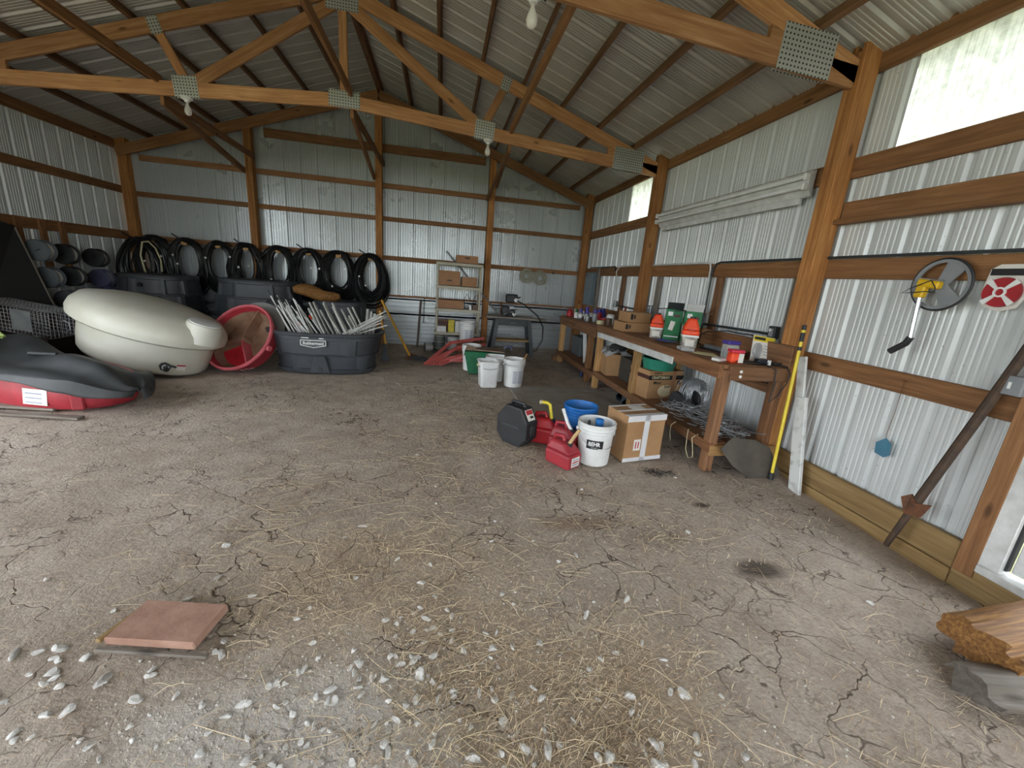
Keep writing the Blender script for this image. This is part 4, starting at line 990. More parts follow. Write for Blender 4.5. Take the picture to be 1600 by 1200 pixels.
# ---- things on the near bench's shelf
T = thing('saw_box', 'printed tan carton with a black lettered stripe on the bench shelf', 'box', (2.30, 4.0, SZ), (0, 0, .16))
MB().box((.235, .18, .16), (.47, .36, .32)).build('box_body', CARD, T, bevel=.004)
st = flat('stripe', .472, .05, INK, T, (.235, -.0012, .245), (0, 0, 0)); text_mesh('stripe_lettering', 'CRAFTSMAN', .042, CREAM, st, (-.08, -.0012, 0), (PI / 2, 0, 0), bold=.001)
flat('stripe', .36, .045, mat('brown_ink', '#4a2a22', .7), T, (-.0012, .18, .245), (0, 0, PI / 2)); text_mesh('top_lettering', '10-INCH', .03, INK, T, (.11, -.002, .295), (PI / 2, 0, 0), bold=.001)
text_mesh('lettering', 'Miter', .05, INK, T, (.12, -.002, .185), (PI / 2, 0, 0), bold=.0008); text_mesh('lettering', 'Saw', .05, INK, T, (.26, -.002, .14), (PI / 2, 0, 0), bold=.0008)
lathe_obj('water_stain', [(.0, 0), (.10, .0005)], mat('pale_stain', '#d9cba6', .8), T, 16, capb=False, capt=False, loc=(.24, -.0012, .09), rot=(PI / 2, 0, 0), sy=.7)
flat('tape', .05, .318, CARD2, T, (.34, -.0016, .16), (0, 0, 0))
MB().tube([(.42, .0, .185), (.42, -.004, .185)], .022, 14).build('hand_hole', INK, T)
T = thing('green_tub', 'round green plastic tub sitting on the saw carton', 'tub', (2.47, 4.14, .568))
lathe_obj('shell', [(.13, 0), (.165, .005), (.185, .10), (.19, .125), (.18, .128), (.172, .11), (.15, .02)], GREENWIRE, T, 36)
T = thing('open_carton', 'open brown carton stuffed with a clear plastic bag on the bench shelf', 'box', (2.43, 5.22, SZ), (0, 0, -.12))
MB().add(*frustum((.30, .30), (.33, .32), .30)).build('box_body', CARD, T, bevel=.003)
rn = random.Random(9); v = []; f = []
for j in range(13):
    for i in range(13):
        x, y = -.19 + .38 * i / 12, -.18 + .36 * j / 12; z = .30 + .07 * vnoise(x * 22, y * 22) - .12 * max(0, max(abs(x), abs(y)) - .15) / .04 * .35
        v.append((x, y, z))
for j in range(12):
    for i in range(12): a_ = j * 13 + i; f.append((a_, a_ + 1, a_ + 14, a_ + 13))
MB().add(v, f).build('plastic_bag', mat('clear_bag', '#b9bfc0', .2, alpha=.7), T, smooth=True)
o = lathe_obj('cloth_hat', [(.13, 0), (.13, .02), (.10, .06), (.03, .075)], mat('black_cloth', '#2b2c2d', .9), None, 20, loc=(2.47, 5.25, .60), sy=.75); tag(o, 'black cloth hat lying on the plastic bag in the open carton', 'hat')
o = rbox('dark_case', (.34, .40, .30), mat('dark_stained_box', '#4a463e', .8, c2='#35322c', vs=5), None, (2.58, 4.80, SZ), (0, 0, .0), .006); tag(o, 'dark grey stained box on the bench shelf beside the open carton', 'box')
o = MB().lathe([(.07, 0), (.09, .04), (.07, .1), (.03, .13), (.01, .135)], 14, sy=.8).build('grey_bag', mat('grey_bag_plastic', '#8b8d8c', .5, c2='#55585a', vs=20), None, smooth=True, loc=(2.60, 4.80, .548)); tag(o, 'crumpled grey bag on top of the dark stained box', 'bag')
T = thing('hand_cart', 'two small black wheels on an axle resting in the wire tangle', 'wheels', (2.50, 3.62, SZ + .115), (0, 0, .25))
for x in (-.09, .14):
    MB().lathe([(.05, -.02), (.085, -.022), (.095, 0), (.085, .022), (.05, .02)], 24, Matrix.Rotation(PI / 2, 4, 'Y')).build('wheel', BLACK, T, smooth=True, loc=(x, 0, 0))
MB().tube([(-.12, 0, 0), (.18, 0, 0)], .009, 8).build('axle', STEEL, T)
T = thing('wire_roll', 'roll of grey fence wire standing at the back of the bench shelf', 'wire roll', (2.66, 3.72, SZ + .165), (0, 0, .3))
mb = MB(); rn = random.Random(3)
for i in range(26):
    r_ = rn.uniform(.10, .16); yy = rn.uniform(-.09, .09)
    mb.tube([(r_ * math.cos(2 * PI * k / 20), yy + rn.uniform(-.01, .01), r_ * math.sin(2 * PI * k / 20)) for k in range(20)], .004, 4, closed=True)
mb.build('windings', WIRE, T)
T = thing('wire_tangle', 'big tangle of loose grey wire spread along the bench shelf', 'wire', (2.50, 3.30, SZ))
mb = MB(); rn = random.Random(6)
for i in range(240):
    cx_, cy_ = rn.gauss(0, .11), rn.uniform(-.46, .42); r_ = rn.uniform(.03, .10); ax = rn.uniform(0, PI); tl = rn.uniform(-.7, .7); h_ = rn.uniform(.01, .15) * (1 - abs(cy_) * 1.1)
    cx_ = max(-.2, min(.22, cx_)); n_ = rn.randint(7, 12); arc = rn.uniform(2, 6); pts = []
    for k in range(n_):
        a = arc * k / n_; px, py = r_ * math.cos(a), r_ * .6 * math.sin(a); pz = px * tl * .6
        pts.append((cx_ + px * math.cos(ax) - py * math.sin(ax), cy_ + px * math.sin(ax) + py * math.cos(ax), max(.006, h_ + pz)))
    mb.tube(pts, .0034, 4)
mb.build('wires', WIRE, T)
T = thing('loose_wire', 'thin pale wire loop hanging off the front of the bench shelf', 'wire', (2.20, 2.98, .25))
MB().tube([(.05, .1, .0), (.0, .05, .01), (-.02, .02, -.05), (-.04, -.02, -.15), (-.03, -.06, -.21), (-.01, -.09, -.19), (-.01, -.07, -.12), (-.0, -.02, -.04), (.03, -.05, .005)], .003, 5).tube([(.02, .28, .0), (-.03, .27, -.03), (-.04, .25, -.10), (-.04, .22, -.17)], .003, 5).build('wire', CREAM, T, smooth=True)
# ---- below and on the far shelf
for i, (x, y, lab) in enumerate(((2.36, 4.55, 'dark rolled pipe lying on the dirt below the bench, front one'), (2.42, 4.85, 'dark rolled pipe lying on the dirt below the bench, behind the first'))):
    o = MB().tube([(x - .1, y - .2, .07), (x + .1, y + .2, .07)], .065, 14, caps=False).build('pipe_roll', mat('blue_grey_pipe', '#4b5860', .6, c2='#3a444b'), None, smooth=True); sm = o.modifiers.new('wall', 'SOLIDIFY'); sm.thickness = .006; tag(o, lab, 'pipe')
T = thing('spray_bottle', 'small black capped red bottle on the far bench shelf', 'bottle', (2.32, 5.95, SZ2))
lathe_obj('body', [(.03, 0), (.032, .02), (.032, .10), (.022, .12)], RED, T, 16); lathe_obj('cap', [(.027, .12), (.027, .17), (.01, .18)], BLACK, T, 16)
o = beam('white_pvc_pipe', (2.34, 6.12, .21), (2.36, 6.35, .72), .05, .05, WHITE, None); tag(o, 'white pipe leaning upright under the far bench', 'pipe')
T = thing('oil_jug', 'small blue and yellow oil jug on the dirt under the far bench', 'jug', (2.27, 6.0, 0), (0, 0, .3))
MB().add(*frustum((.09, .06), (.08, .05), .10)).build('body', mat('navy_plastic', '#27345c', .5), T, bevel=.012); MB().tube([(.02, 0, .10), (.02, 0, .13)], .018, 10).build('cap', YEL, T)
o = rbox('storage_bin', (.30, .44, .34), mat('grey_bin_plastic', '#565d60', .6), None, (2.55, 6.85, SZ2), (0, 0, .05), .012); tag(o, 'grey plastic bin on the far bench shelf by the end leg', 'bin')
o = rbox('white_pail_small', (.22, .26, .34), WHITE_P, None, (2.62, 5.78, SZ2), bevel=.02); tag(o, 'white plastic tub on the far bench shelf behind the leg', 'tub')
# ---- far bench top: cans and bottles
T = thing('oil_can', 'red pump oil can with a thin spout at the far end of the bench', 'oil can', (2.33, 7.15, FZ))
lathe_obj('body', [(.055, 0), (.058, .02), (.055, .08), (.03, .12), (.014, .13)], RED, T, 20); MB().tube([(0, 0, .12), (-.06, .0, .13), (-.14, .0, .16)], .006, 6).build('spout', STEEL, T)
MB().tube([(.03, 0, .10), (.09, 0, .10), (.09, 0, .04), (.05, 0, .03)], .008, 6).build('grip', RED, T)
def can(label, x, y, z, r, h, m, cap=None, name='spray_can', cat='can', band=None):
    T = thing(name, label, cat, (x, y, z))
    lathe_obj('body', [(r * .95, 0), (r, .006), (r, h * .9), (r * .9, h * .94), (r * .7, h)], m, T, 20)
    if band: lathe_obj('label_band', [(r + .001, h * .2), (r + .001, h * .7)], band, T, 20, capb=False, capt=False)
    if cap: lathe_obj('cap', [(r * .75, h * .97), (r * .78, h * 1.0), (r * .72, h * 1.0 + .05), (r * .5, h * 1.0 + .055)], cap, T, 18)
    return T
can('small red can beside the oil can on the far bench', 2.40, 7.02, FZ, .035, .09, RED, WHITE)
can('white and green can in the far bench row, after the red can', 2.36, 6.86, FZ, .04, .10, WHITE, GREEN)
can('white can with purple cap, left one in the far bench row', 2.38, 6.70, FZ, .04, .12, GREYP, PURPLE, band=WHITE)
can('dark can with purple cap, middle of the far bench row', 2.50, 6.74, FZ, .04, .16, BLACK, PURPLE, band=PURPLE)
can('tall steel can with purple cap at the front of the far bench', 2.40, 6.45, FZ, .043, .12, STEEL, PURPLE, band=WHITE)
can('silver can without cap at the front edge of the far bench', 2.36, 6.30, FZ, .04, .09, STEEL, None)
can('tall steel can with purple cap, right one of the far bench row', 2.46, 6.24, FZ, .043, .15, STEEL, PURPLE, band=GREYP)
can('can with a deep blue cap standing highest on the far bench', 2.60, 6.42, FZ, .05, .15, RED, mat('deep_blue_plastic', '#232a86', .4))
can('second tall blue capped can at the back of the far bench', 2.72, 6.55, FZ, .045, .16, mat('blue_can_paint', '#30358f', .4), MATS['deep_blue_plastic'])
can('flat red tub below the blue capped cans', 2.60, 6.18, FZ, .07, .085, RED, None, 'round_tub', 'tub')
can('low cream tub at the front of the far bench', 2.46, 5.98, FZ, .065, .06, CREAM, None, 'round_tub', 'tub')
can('translucent white jug between the cans and the cardboard boxes', 2.55, 5.82, FZ, .06, .17, WHITE, None, 'plastic_jug', 'jug')
can('dark can with steel lid beside the white jug', 2.66, 5.66, FZ, .06, .15, DKGREY, None, 'paint_can', 'can', band=BLACK)
can('brown jar next to the cardboard boxes', 2.42, 5.58, FZ, .045, .13, mat('brown_plastic', '#5d4636', .5), None, 'jar', 'jar')
o = beam('pipe_wrench', (2.62, 5.60, FZ + .01), (2.68, 5.62, FZ + .30), .035, .02, mat('red_tool_paint', '#8e3328', .6, c2='#6a2a20')); tag(o, 'red pipe wrench propped upright beside the cardboard boxes', 'wrench')
# ---- near bench top
def pcarton(label, x, y, z, d, rot):
    T = thing('cardboard_box', label, 'box', (x, y, z), (0, 0, rot)); rbox('box_body', d, CARD, T, bevel=.003, seg=1)
    flat('printed_mark', .035, d[2] * .55, INK, T, (-d[0] / 2 + .05, -d[1] / 2 - .001, d[2] * .55), (0, 0, 0)); flat('printed_mark', .02, d[2] * .4, INK, T, (-d[0] / 2 + .09, -d[1] / 2 - .001, d[2] * .55), (0, 0, 0)); return T
pcarton('lower tan box of two stacked on the near bench', 2.44, 4.86, BZ, (.40, .26, .115), .06)
pcarton('upper tan box of two stacked on the near bench', 2.47, 4.90, BZ + .116, (.32, .24, .125), .10)
T = thing('tape_gun', 'small grey and white tool lying beside the stacked boxes', 'tool', (2.64, 4.60, BZ)); rbox('body', (.10, .05, .05), GREYP, T, bevel=.01); rbox('head', (.05, .07, .07), WHITE, T, (.04, 0, .02), (0, .4, 0), .01)
def jug(label, x, y, s_, rot):
    T = thing('orange_jug', label, 'jug', (x, y, BZ), (0, 0, rot))
    MB().add(*frustum((.13 * s_, .11 * s_), (.13 * s_, .11 * s_), .105 * s_)).build('clear_base', mat('clear_jug', '#c9c5bd', .2, c2='#6d6560', vs=16, alpha=.9), T, bevel=.012, seg=2)
    MB().add(*frustum((.142 * s_, .12 * s_), (.145 * s_, .12 * s_), .02 * s_, (0, 0, .10 * s_))).build('white_band', WHITE, T, bevel=.004)
    MB().add(*frustum((.15 * s_, .125 * s_), (.15 * s_, .125 * s_), .05 * s_, (0, 0, .115 * s_))).add(*frustum((.15 * s_, .125 * s_), (.07 * s_, .07 * s_), .105 * s_, (0, 0, .165 * s_))).build('top', ORANGE, T, bevel=.022, seg=3)
    MB().add(*frustum((.07 * s_, .01), (.03 * s_, .01), .085 * s_, (0, 0, 0))).build('handle_recess', mat('deep_orange', '#c23c1c', .5), T, loc=(0, -.058 * s_, .155 * s_), rot=(-.25, 0, 0), bevel=.004)
    lathe_obj('cap', [(.024 * s_, 0), (.024 * s_, .02 * s_)], BLACK, T, 14, loc=(0, 0, .262 * s_)); flat('sticker', .08 * s_, .06 * s_, PAPER, T, (0, -.056 * s_, .05 * s_), (0, 0, 0)); return T
jug('orange topped jug left of the green cartons on the near bench', 2.46, 4.30, 1.0, -.5); jug('orange topped jug in front of the green cartons, nearer the camera', 2.44, 3.62, 1.08, -.45)
def gcarton(label, x, y, rot, flap):
    T = thing('green_carton', label, 'box', (x, y, BZ), (0, 0, rot)); MB().box((0, 0, .17), (.17, .17, .34)).build('box_body', mat('green_printed_card', '#1f7a4a', .6, c2='#145a36', vs=9), T, bevel=.003)
    flat('round_emblem', .05, .045, WHITE, T, (-.04, -.087, .29), (0, 0, 0)); flat('picture', .05, .10, PAPER, T, (-.01, -.087, .16), (0, .2, 0)); flat('picture', .06, .03, mat('dark_picture', '#5c3c3a', .7), T, (.03, -.087, .27), (0, 0, 0)); flat('base_line', .15, .012, WHITE, T, (0, -.087, .04), (0, 0, 0))
    flat('round_emblem', .05, .045, WHITE, T, (-.087, .03, .29), (0, 0, PI / 2)); flat('picture', .06, .09, PAPER, T, (-.087, -.02, .15), (0, 0, PI / 2))
    for k, (a, m_) in enumerate(((0, flap), (PI / 2, CARD2), (PI, DKGREY), (-PI / 2, DKGREY))):
        MB().box((0, -.05, .0), (.165, .10, .003)).build('flap', m_, T, loc=(.086 * math.sin(a), -.086 * math.cos(a), .34), rot=(-.85 if k == 0 else .15, 0, a))
    return T
gcarton('open green printed carton, left of two on the near bench', 2.60, 4.22, -.5, DKGREY); gcarton('open green printed carton with a raised white flap, right of two', 2.70, 4.02, -.45, WHITE)
v = []; f = []
for j in range(9):
    for i in range(13):
        x, y = -.07 + .14 * j / 8, -.13 + .26 * i / 12; v.append((x + .015 * math.sin(i), y, .012 + .02 * vnoise(x * 30, y * 25)))
for j in range(8):
    for i in range(12): a_ = j * 13 + i; f.append((a_, a_ + 1, a_ + 14, a_ + 13))
o = MB().add(v, f).build('blue_cloth', mat('blue_cloth', '#5a6cb8', .9), None, smooth=True, loc=(2.36, 3.92, BZ)); tag(o, 'crumpled blue cloth at the front of the near bench', 'cloth')
T = thing('glass_tray', 'shallow clear tray under the front orange jug', 'tray', (2.30, 3.44, BZ), (0, 0, -.3)); rbox('tray', (.12, .16, .03), CLEARP, T, bevel=.006)
def scrap(label, pts, m, name='paper_scrap', cat='scrap', z=BZ + .004):
    o = MB().add([(x, y, z + .012 * ((i * 37) % 3) / 2) for i, (x, y) in enumerate(pts)], [tuple(range(len(pts)))]).build(name, m, None); sm = o.modifiers.new('t', 'SOLIDIFY'); sm.thickness = .003; return tag(o, label, cat)
scrap('torn pale yellow wrapper before the front orange jug', [(2.28, 3.30), (2.36, 3.34), (2.44, 3.22), (2.42, 3.10), (2.34, 3.14)], mat('yellowish_wrapper', '#d9d2a0', .7))
T = thing('steel_bar', 'grey steel angle bar lying along the back of the near bench', 'bar', (0, 0, 0)); beam('bar', (2.62, 3.60, BZ + .03), (2.66, 3.18, BZ + .03), .05, .04, STEEL, T); beam('edge', (2.58, 3.62, BZ + .012), (2.61, 3.18, BZ + .012), .02, .02, BLACK, T)
o = rbox('white_packet', (.13, .07, .025), WHITE, None, (2.31, 2.96, BZ), (0, 0, .4), .005); tag(o, 'white packet lying near the bench end before the red tub', 'packet')
T = thing('purple_jar', 'clear jar with purple lid and label at the near end of the bench', 'jar', (2.50, 3.10, BZ)); MB().add(*frustum((.115, .095), (.115, .095), .125)).build('body', CLEARP, T, bevel=.018, seg=2); MB().add(*frustum((.12, .10), (.12, .10), .03, (0, 0, .125))).build('lid', PURPLE, T, bevel=.008)
flat('label', .10, .08, PAPER, T, (0, -.049, .055), (0, 0, 0)); flat('label_picture', .07, .05, PURPLE, T, (.005, -.0505, .05), (0, 0, 0)); flat('label_picture', .002, .05, PURPLE, T, (-.059, 0, .05), (0, 0, 0))
T = thing('red_tub_small', 'small red and white tub in front of the purple lidded jar', 'tub', (2.40, 2.90, BZ), (0, 0, -.2)); MB().add(*frustum((.10, .085), (.10, .085), .085)).build('body', ORANGE, T, bevel=.015, seg=2); MB().add(*frustum((.105, .09), (.105, .09), .025, (0, 0, .085))).build('lid', mat('pink_red_plastic', '#d8304e', .4), T, bevel=.006); flat('label', .04, .075, PAPER, T, (.028, -.0435, .045), (0, 0, 0))
T = thing('blister_pack', 'yellow topped blister card with a black tool, leaning at the bench end', 'package', (2.72, 2.98, BZ), (-.22, .10, -.1)); rbox('card', (.20, .006, .22), PAPER, T, bevel=0); flat('yellow_header', .198, .045, YEL, T, (0, -.0042, .195), (0, 0, 0)); flat('lettering_block', .10, .022, INK, T, (-.04, -.0052, .197), (0, 0, 0))
MB().lathe([(.042, 0), (.042, .02), (.034, .03)], 18, Matrix.Rotation(PI / 2, 4, 'X'), sy=1.6).build('blister', CLEARP, T, smooth=True, loc=(-.055, -.004, .09)); MB().box((-.05, -.02, .115), (.045, .02, .05)).box((-.055, -.02, .06), (.03, .02, .05)).build('tool', BLACK, T, bevel=.006)
for i in range(3): flat('picture', .03, .02, GREYP, T, (.0 + .035 * i, -.0042, .02), (0, 0, 0))
for i in range(4): flat('text_line', .07, .006, GREYLINE, T, (.045, -.0042, .14 - .025 * i), (0, 0, 0))
T = thing('power_adapter', 'black power adapter with tangled cables at the bench end', 'adapter', (2.62, 2.86, BZ)); rbox('body', (.10, .06, .05), mat('navy_black_plastic', '#20242e', .4), T, bevel=.01); rbox('plug', (.02, .03, .04), WHITE, T, (.04, -.035, .005))
mb = MB(); rn = random.Random(8)
for i in range(7):
    p = Vector((-.2 + .05 * i, -.02, .008)); pts = []
    for k in range(9): pts.append((p.x + .04 * k * .9 - .05, p.y + .03 * math.sin(k * 1.3 + i), .008 + .02 * rn.random()))
    mb.tube(pts, .005, 5)
mb.build('cables', BLACK, T, smooth=True)
o = MB().tube([(2.62, 2.80, .91), (2.66, 2.735, .89), (2.67, 2.73, .75), (2.66, 2.73, .62), (2.72, 2.73, .67), (2.78, 2.73, .78), (2.80, 2.735, .86), (2.76, 2.74, .915), (2.70, 2.80, .92)], .005, 6).build('hanging_cord', BLACK, None, smooth=True); tag(o, 'black cord looping down over the end of the near bench', 'cord')
o = MB().tube([(2.70, 3.95, .98), (2.76, 3.80, 1.06), (2.80, 3.55, 1.10), (2.79, 3.35, 1.10), (2.77, 3.2, 1.11), (2.75, 3.12, 1.09), (2.72, 3.1, 1.0)], .006, 6).build('black_cable', BLACK, None, smooth=True); tag(o, 'black cable arching over the back of the near bench', 'cable')

# ------------------------------------------------------------------ electrics on the right wall
T = thing('conduit', 'grey conduit run with outlet boxes along the right wall girt', 'conduit')
MB().tube([(2.935, 1.55, 1.775), (2.935, 4.05, 1.775), (2.935, 4.12, 1.76), (2.925, 4.15, 1.70), (2.925, 4.15, 1.2)], .010, 8).build('pipe', DKGREY, T, smooth=True)
MB().tube([(2.935, 5.50, 1.775), (2.935, 4.28, 1.775), (2.935, 4.22, 1.76), (2.925, 4.19, 1.70), (2.925, 4.19, 1.2)], .010, 8).build('pipe', WHITE_P, T, smooth=True)
MB().tube([(2.935, 5.68, 1.775), (2.935, 6.60, 1.775), (2.925, 6.70, 1.70), (2.925, 6.55, 1.2)], .010, 8).build('pipe', WHITE_P, T, smooth=True)
MB().tube([(2.935, 8.0, 1.775), (2.935, 6.80, 1.775), (2.925, 6.74, 1.70)], .010, 8).build('pipe', DKGREY, T, smooth=True)
MB().tube([(2.925, 4.12, 1.11), (2.925, 3.20, 1.13)], .012, 8).build('pipe', DKGREY, T); MB().tube([(2.925, 6.5, 1.14), (2.925, 5.75, 1.13)], .012, 8).build('pipe', DKGREY, T)
for y, z, m_ in ((4.17, 1.15, STEEL), (3.12, 1.15, DKGREY), (6.53, 1.16, STEEL), (5.33, 1.17, STEEL)):
    bx_ = MB().box((2.91, y, z), (.05, .08, .11)).build('outlet_box', m_, T, bevel=.005); MB().box((2.883, y, z), (.003, .045, .07)).build('face_plate', GREYP, bx_)
    MB().lathe([(.014, 0), (.014, .004)], 12, Matrix.Rotation(-PI / 2, 4, 'Y')).build('socket', WHITE, bx_, loc=(2.884, y + .012, z + .02))
o = rbox('breaker_panel', (.10, .36, .62), mat('blue_grey_enamel', '#5f6d75', .4), None, (2.885, 7.78, 1.06), bevel=.008); tag(o, 'blue grey breaker panel on the right wall by the back corner', 'electrical panel')
T = thing('junction_box', 'grey steel junction box on the stud beside the white door', 'electrical box', (2.895, 1.525, 1.05)); rbox('box', (.05, .10, .10), GREYP, T, bevel=.006); MB().box((-.027, 0, .05), (.003, .012, .035)).build('switch', WHITE, T)
T = thing('tube_light', 'long white fluorescent fixture with two tubes on the right wall', 'light fixture', (2.93, 4.27, 2.36), (0, -.0, 0))
MB().prism([(-.0, .10), (-.03, .095), (-.055, .03), (-.055, -.03), (-.02, -.09), (-.0, -.10)], 2.36, None).build('housing', WHITE_P, T, bevel=.003)
MB().box((-.015, 0, -.12), (.02, 2.20, .05)).build('lower_reflector', WHITE_P, T)
for z in (.045, -.03): MB().tube([(-.085, -1.16, z), (-.085, 1.16, z)], .018, 12).build('tube', WHITE, T, smooth=True)
for y in (-1.17, 1.17):
    for z in (.045, -.03): MB().box((-.075, y, z), (.05, .025, .055)).build('lamp_holder', WHITE, T, bevel=.006)

# ------------------------------------------------------------------ things hanging on the near right wall
T = thing('measuring_wheel', 'measuring wheel with yellow head and black grip hanging on the right wall', 'measuring wheel', (2.90, 1.985, 1.592))
mr = Matrix.Rotation(PI / 2, 4, 'Y')
MB().tube([(0, .148 * math.cos(2 * PI * i / 40), .148 * math.sin(2 * PI * i / 40)) for i in range(40)], .007, 8, closed=True).build('tyre', BLACK, T, smooth=True)
MB().lathe([(.126, -.006), (.143, -.008), (.143, .008), (.126, .006), (.126, -.006)], 40, mr, capb=False, capt=False).build('rim', GREYP, T, smooth=True)
for a in (25, 145, 265):
    MB().add(*frustum((.012, .05), (.010, .11), .135), mtx=Matrix.Rotation(math.radians(a), 4, 'X')).build('spoke', GREYP, T)
MB().tube([(-.02, 0, 0), (.02, 0, 0)], .03, 14).build('hub', GREYP, T)
MB().box((-.04, .03, .0), (.045, .115, .045), (.15, 0, 0)).box((-.04, .062, -.045), (.042, .05, .075), (.1, 0, 0)).build('counter_head', mat('yellow_plastic', '#e3b61c', .45), T, bevel=.008)
MB().tube([(-.045, .055, -.08), (-.045, .035, -.33)], .012, 12).build('shaft', mat('bright_aluminium', '#d5d8da', .25, .8), T); MB().tube([(-.03, .065, -.08), (-.03, .048, -.33)], .012, 12).build('folded_shaft', GREYP, T)
MB().tube([(-.045, .035, -.32), (-.045, .05, -.36), (-.045, .085, -.39), (-.045, .125, -.425)], .019, 12).build('grip', BLACK, T, smooth=True)
MB().tube([(-.065, .01, .02), (-.075, .10, -.03), (-.07, .145, -.06), (-.07, .09, -.055), (-.07, .02, -.045), (-.07, -.03, -.05), (-.065, -.02, -.02), (-.065, .01, .02)], .003, 5).build('reset_cable', BLACK, T, smooth=True)
T = thing('line_spool', 'red and white spool of trimmer line on a white card, at the right edge', 'spool', (2.935, 1.715, 1.56))
MB().prism([(-.095, .0), (-.07, -.075), (0, -.10), (.07, -.075), (.095, 0), (.085, .12), (.05, .145), (-.05, .145), (-.085, .12)], .004, Matrix.Rotation(PI / 2, 4, 'Z')).build('card', PAPER, T); MB().box((-.004, 0, .105), (.003, .16, .035)).build('header_print', INK, T)
MB().lathe([(.02, 0), (.075, 0), (.078, .012), (.075, .024), (.02, .024)], 32, Matrix.Rotation(-PI / 2, 4, 'Y')).build('red_line', mat('red_line', '#a8202a', .4), T, smooth=True, loc=(-.006, 0, 0))
for a in range(45, 405, 90): MB().add(*frustum((.006, .012), (.006, .028), .062, (-.033, 0, .022)), mtx=Matrix.Rotation(math.radians(a), 4, 'X')).build('clip', WHITE, T)
MB().lathe([(.018, 0), (.026, 0), (.026, .03), (.018, .03), (.018, 0)], 18, Matrix.Rotation(-PI / 2, 4, 'Y'), capb=False, capt=False).build('hub', WHITE, T, loc=(-.008, 0, 0))
T = thing('blue_tag', 'blue five-sided plastic tag hanging on a string from a girt', 'tag', (2.94, 2.03, .53))
MB().prism([(-.05, -.03), (-.02, -.06), (.04, -.05), (.05, .02), (.0, .07), (-.04, .04)], .006, Matrix.Rotation(PI / 2, 4, 'Z')).build('tag_plate', BLUETAG, T)
MB().tube([(0, 0, .065), (.0, .005, .1), (-.0, .0, .25), (-.005, 0, .46)], .0018, 5).build('string', RUST, T); MB().tube([(.02, 0, .46), (-.02, 0, .465)], .004, 6).build('nail', RUST, T)
T = thing('digging_bar', 'long rusty steel bar leaning by the door, forked plate near its foot', 'bar', (2.83, 1.765, -.02))
d_ = Vector((.065, -.24, 1.31)).normalized(); MB().tube([(0, 0, 0), tuple(d_ * .30), tuple(d_ * .305), tuple(d_ * 1.75)], .02, 10, rs=[.016, .02, .024, .024]).build('shaft', mat('dark_iron_bar', '#3b302a', .8, c2='#54402f', vs=18, bump=.3, bs=80), T)
q = d_ * .32; MB().add([(q.x - .03, q.y + .06, q.z + .03), (q.x - .03, q.y + .02, q.z - .06), (q.x - .03, q.y - .06, q.z - .04), (q.x - .03, q.y - .09, q.z + .06), (q.x - .03, q.y - .02, q.z + .03), (q.x - .02, q.y + .02, q.z + .07)], [(0, 1, 2, 3, 4, 5)]).build('forked_plate', RUST, T).modifiers.new('t', 'SOLIDIFY').thickness = .012
T = thing('yellow_pole', 'yellow fibreglass pole with black grip leaning against the big post', 'pole', (2.715, 2.585, .0))
d_ = Vector((.075, .125, 1.26)); L_ = d_.length; T.rotation_euler = d_.to_track_quat('Z', 'Y').to_euler(); MB().tube([(0, 0, .05), (0, 0, L_ - .13)], .0125, 12).build('pole', YEL, T, smooth=True); MB().tube([(0, 0, -.0), (0, 0, .06)], .02, 10).build('foot', BLACK, T)
for z0, z1, m_ in ((L_ - .20, L_ - .17, BLACK), (L_ - .13, L_ - .06, BLACK), (L_ - .06, L_ - .04, YEL), (L_ - .04, L_, BLACK)): MB().tube([(0, 0, z0), (0, 0, z1)], .0155, 10).build('grip_ring', m_, T)
T = thing('white_plank', 'dirty white painted plank leaning against the wall beside the yellow pole', 'plank', (0, 0, 0))
beam('lower_plank', (2.84, 2.46, -.06), (2.85, 2.63, .70), .10, .03, mat('dirty_white_paint', '#d4d6d4', .6, c2='#9d9f9c', vs=14, amt=(.5, .75)), T, up=(-1, 0, 0)); beam('upper_plank', (2.862, 2.65, .66), (2.865, 2.725, 1.01), .075, .02, MATS['dirty_white_paint'], T, up=(-1, 0, 0))
T = thing('rubber_sheet', 'dark grey leaf-shaped rubber flap leaning at the end of the bench', 'flap', (2.58, 2.62, 0), (-.22, 0, 0))
MB().prism([(-.32, .24), (-.21, .335), (0, .315), (.14, .25), (.26, .03), (.22, -.01), (.10, .0), (-.05, .0), (-.2, .1)], .012).build('flap_sheet', mat('dark_rubber_flap', '#5a544c', .8, c2='#443f39', vs=5), T, bevel=.004)

# ------------------------------------------------------------------ foreground group on the floor
T = bucket('white paint bucket with a black bear label, bottles inside, beside the carton', (1.30, 2.95, 0), WHITE, rb=.128, rt=.148, h=.36, rot=0, hs=.9)
ang0 = math.radians(-112); curved_patch('black_label', .1405, ang0 - .48, ang0 + .48, .16, .235, INK, T, r1=.1445)
lbx, lby = math.cos(ang0), math.sin(ang0); text_mesh('label_lettering', 'BEHR', .046, WHITE, T, (.1455 * lbx - .006, .1455 * lby, .205), (PI / 2 - .05, 0, ang0 + PI / 2), bold=.0012, xs=.85); text_mesh('label_small_lettering', 'PAINT', .016, WHITE, T, (.144 * lbx, .144 * lby, .172), (PI / 2 - .05, 0, ang0 + PI / 2))
T = thing('white_bottle', 'white bottle with blue cap standing in the white paint bucket', 'bottle', (1.33, 2.97, .02)); lathe_obj('body', [(.045, 0), (.048, .02), (.048, .24), (.03, .28)], WHITE, T, 18); lathe_obj('cap', [(.034, .28), (.034, .345), (.02, .35)], BLUE, T, 18)
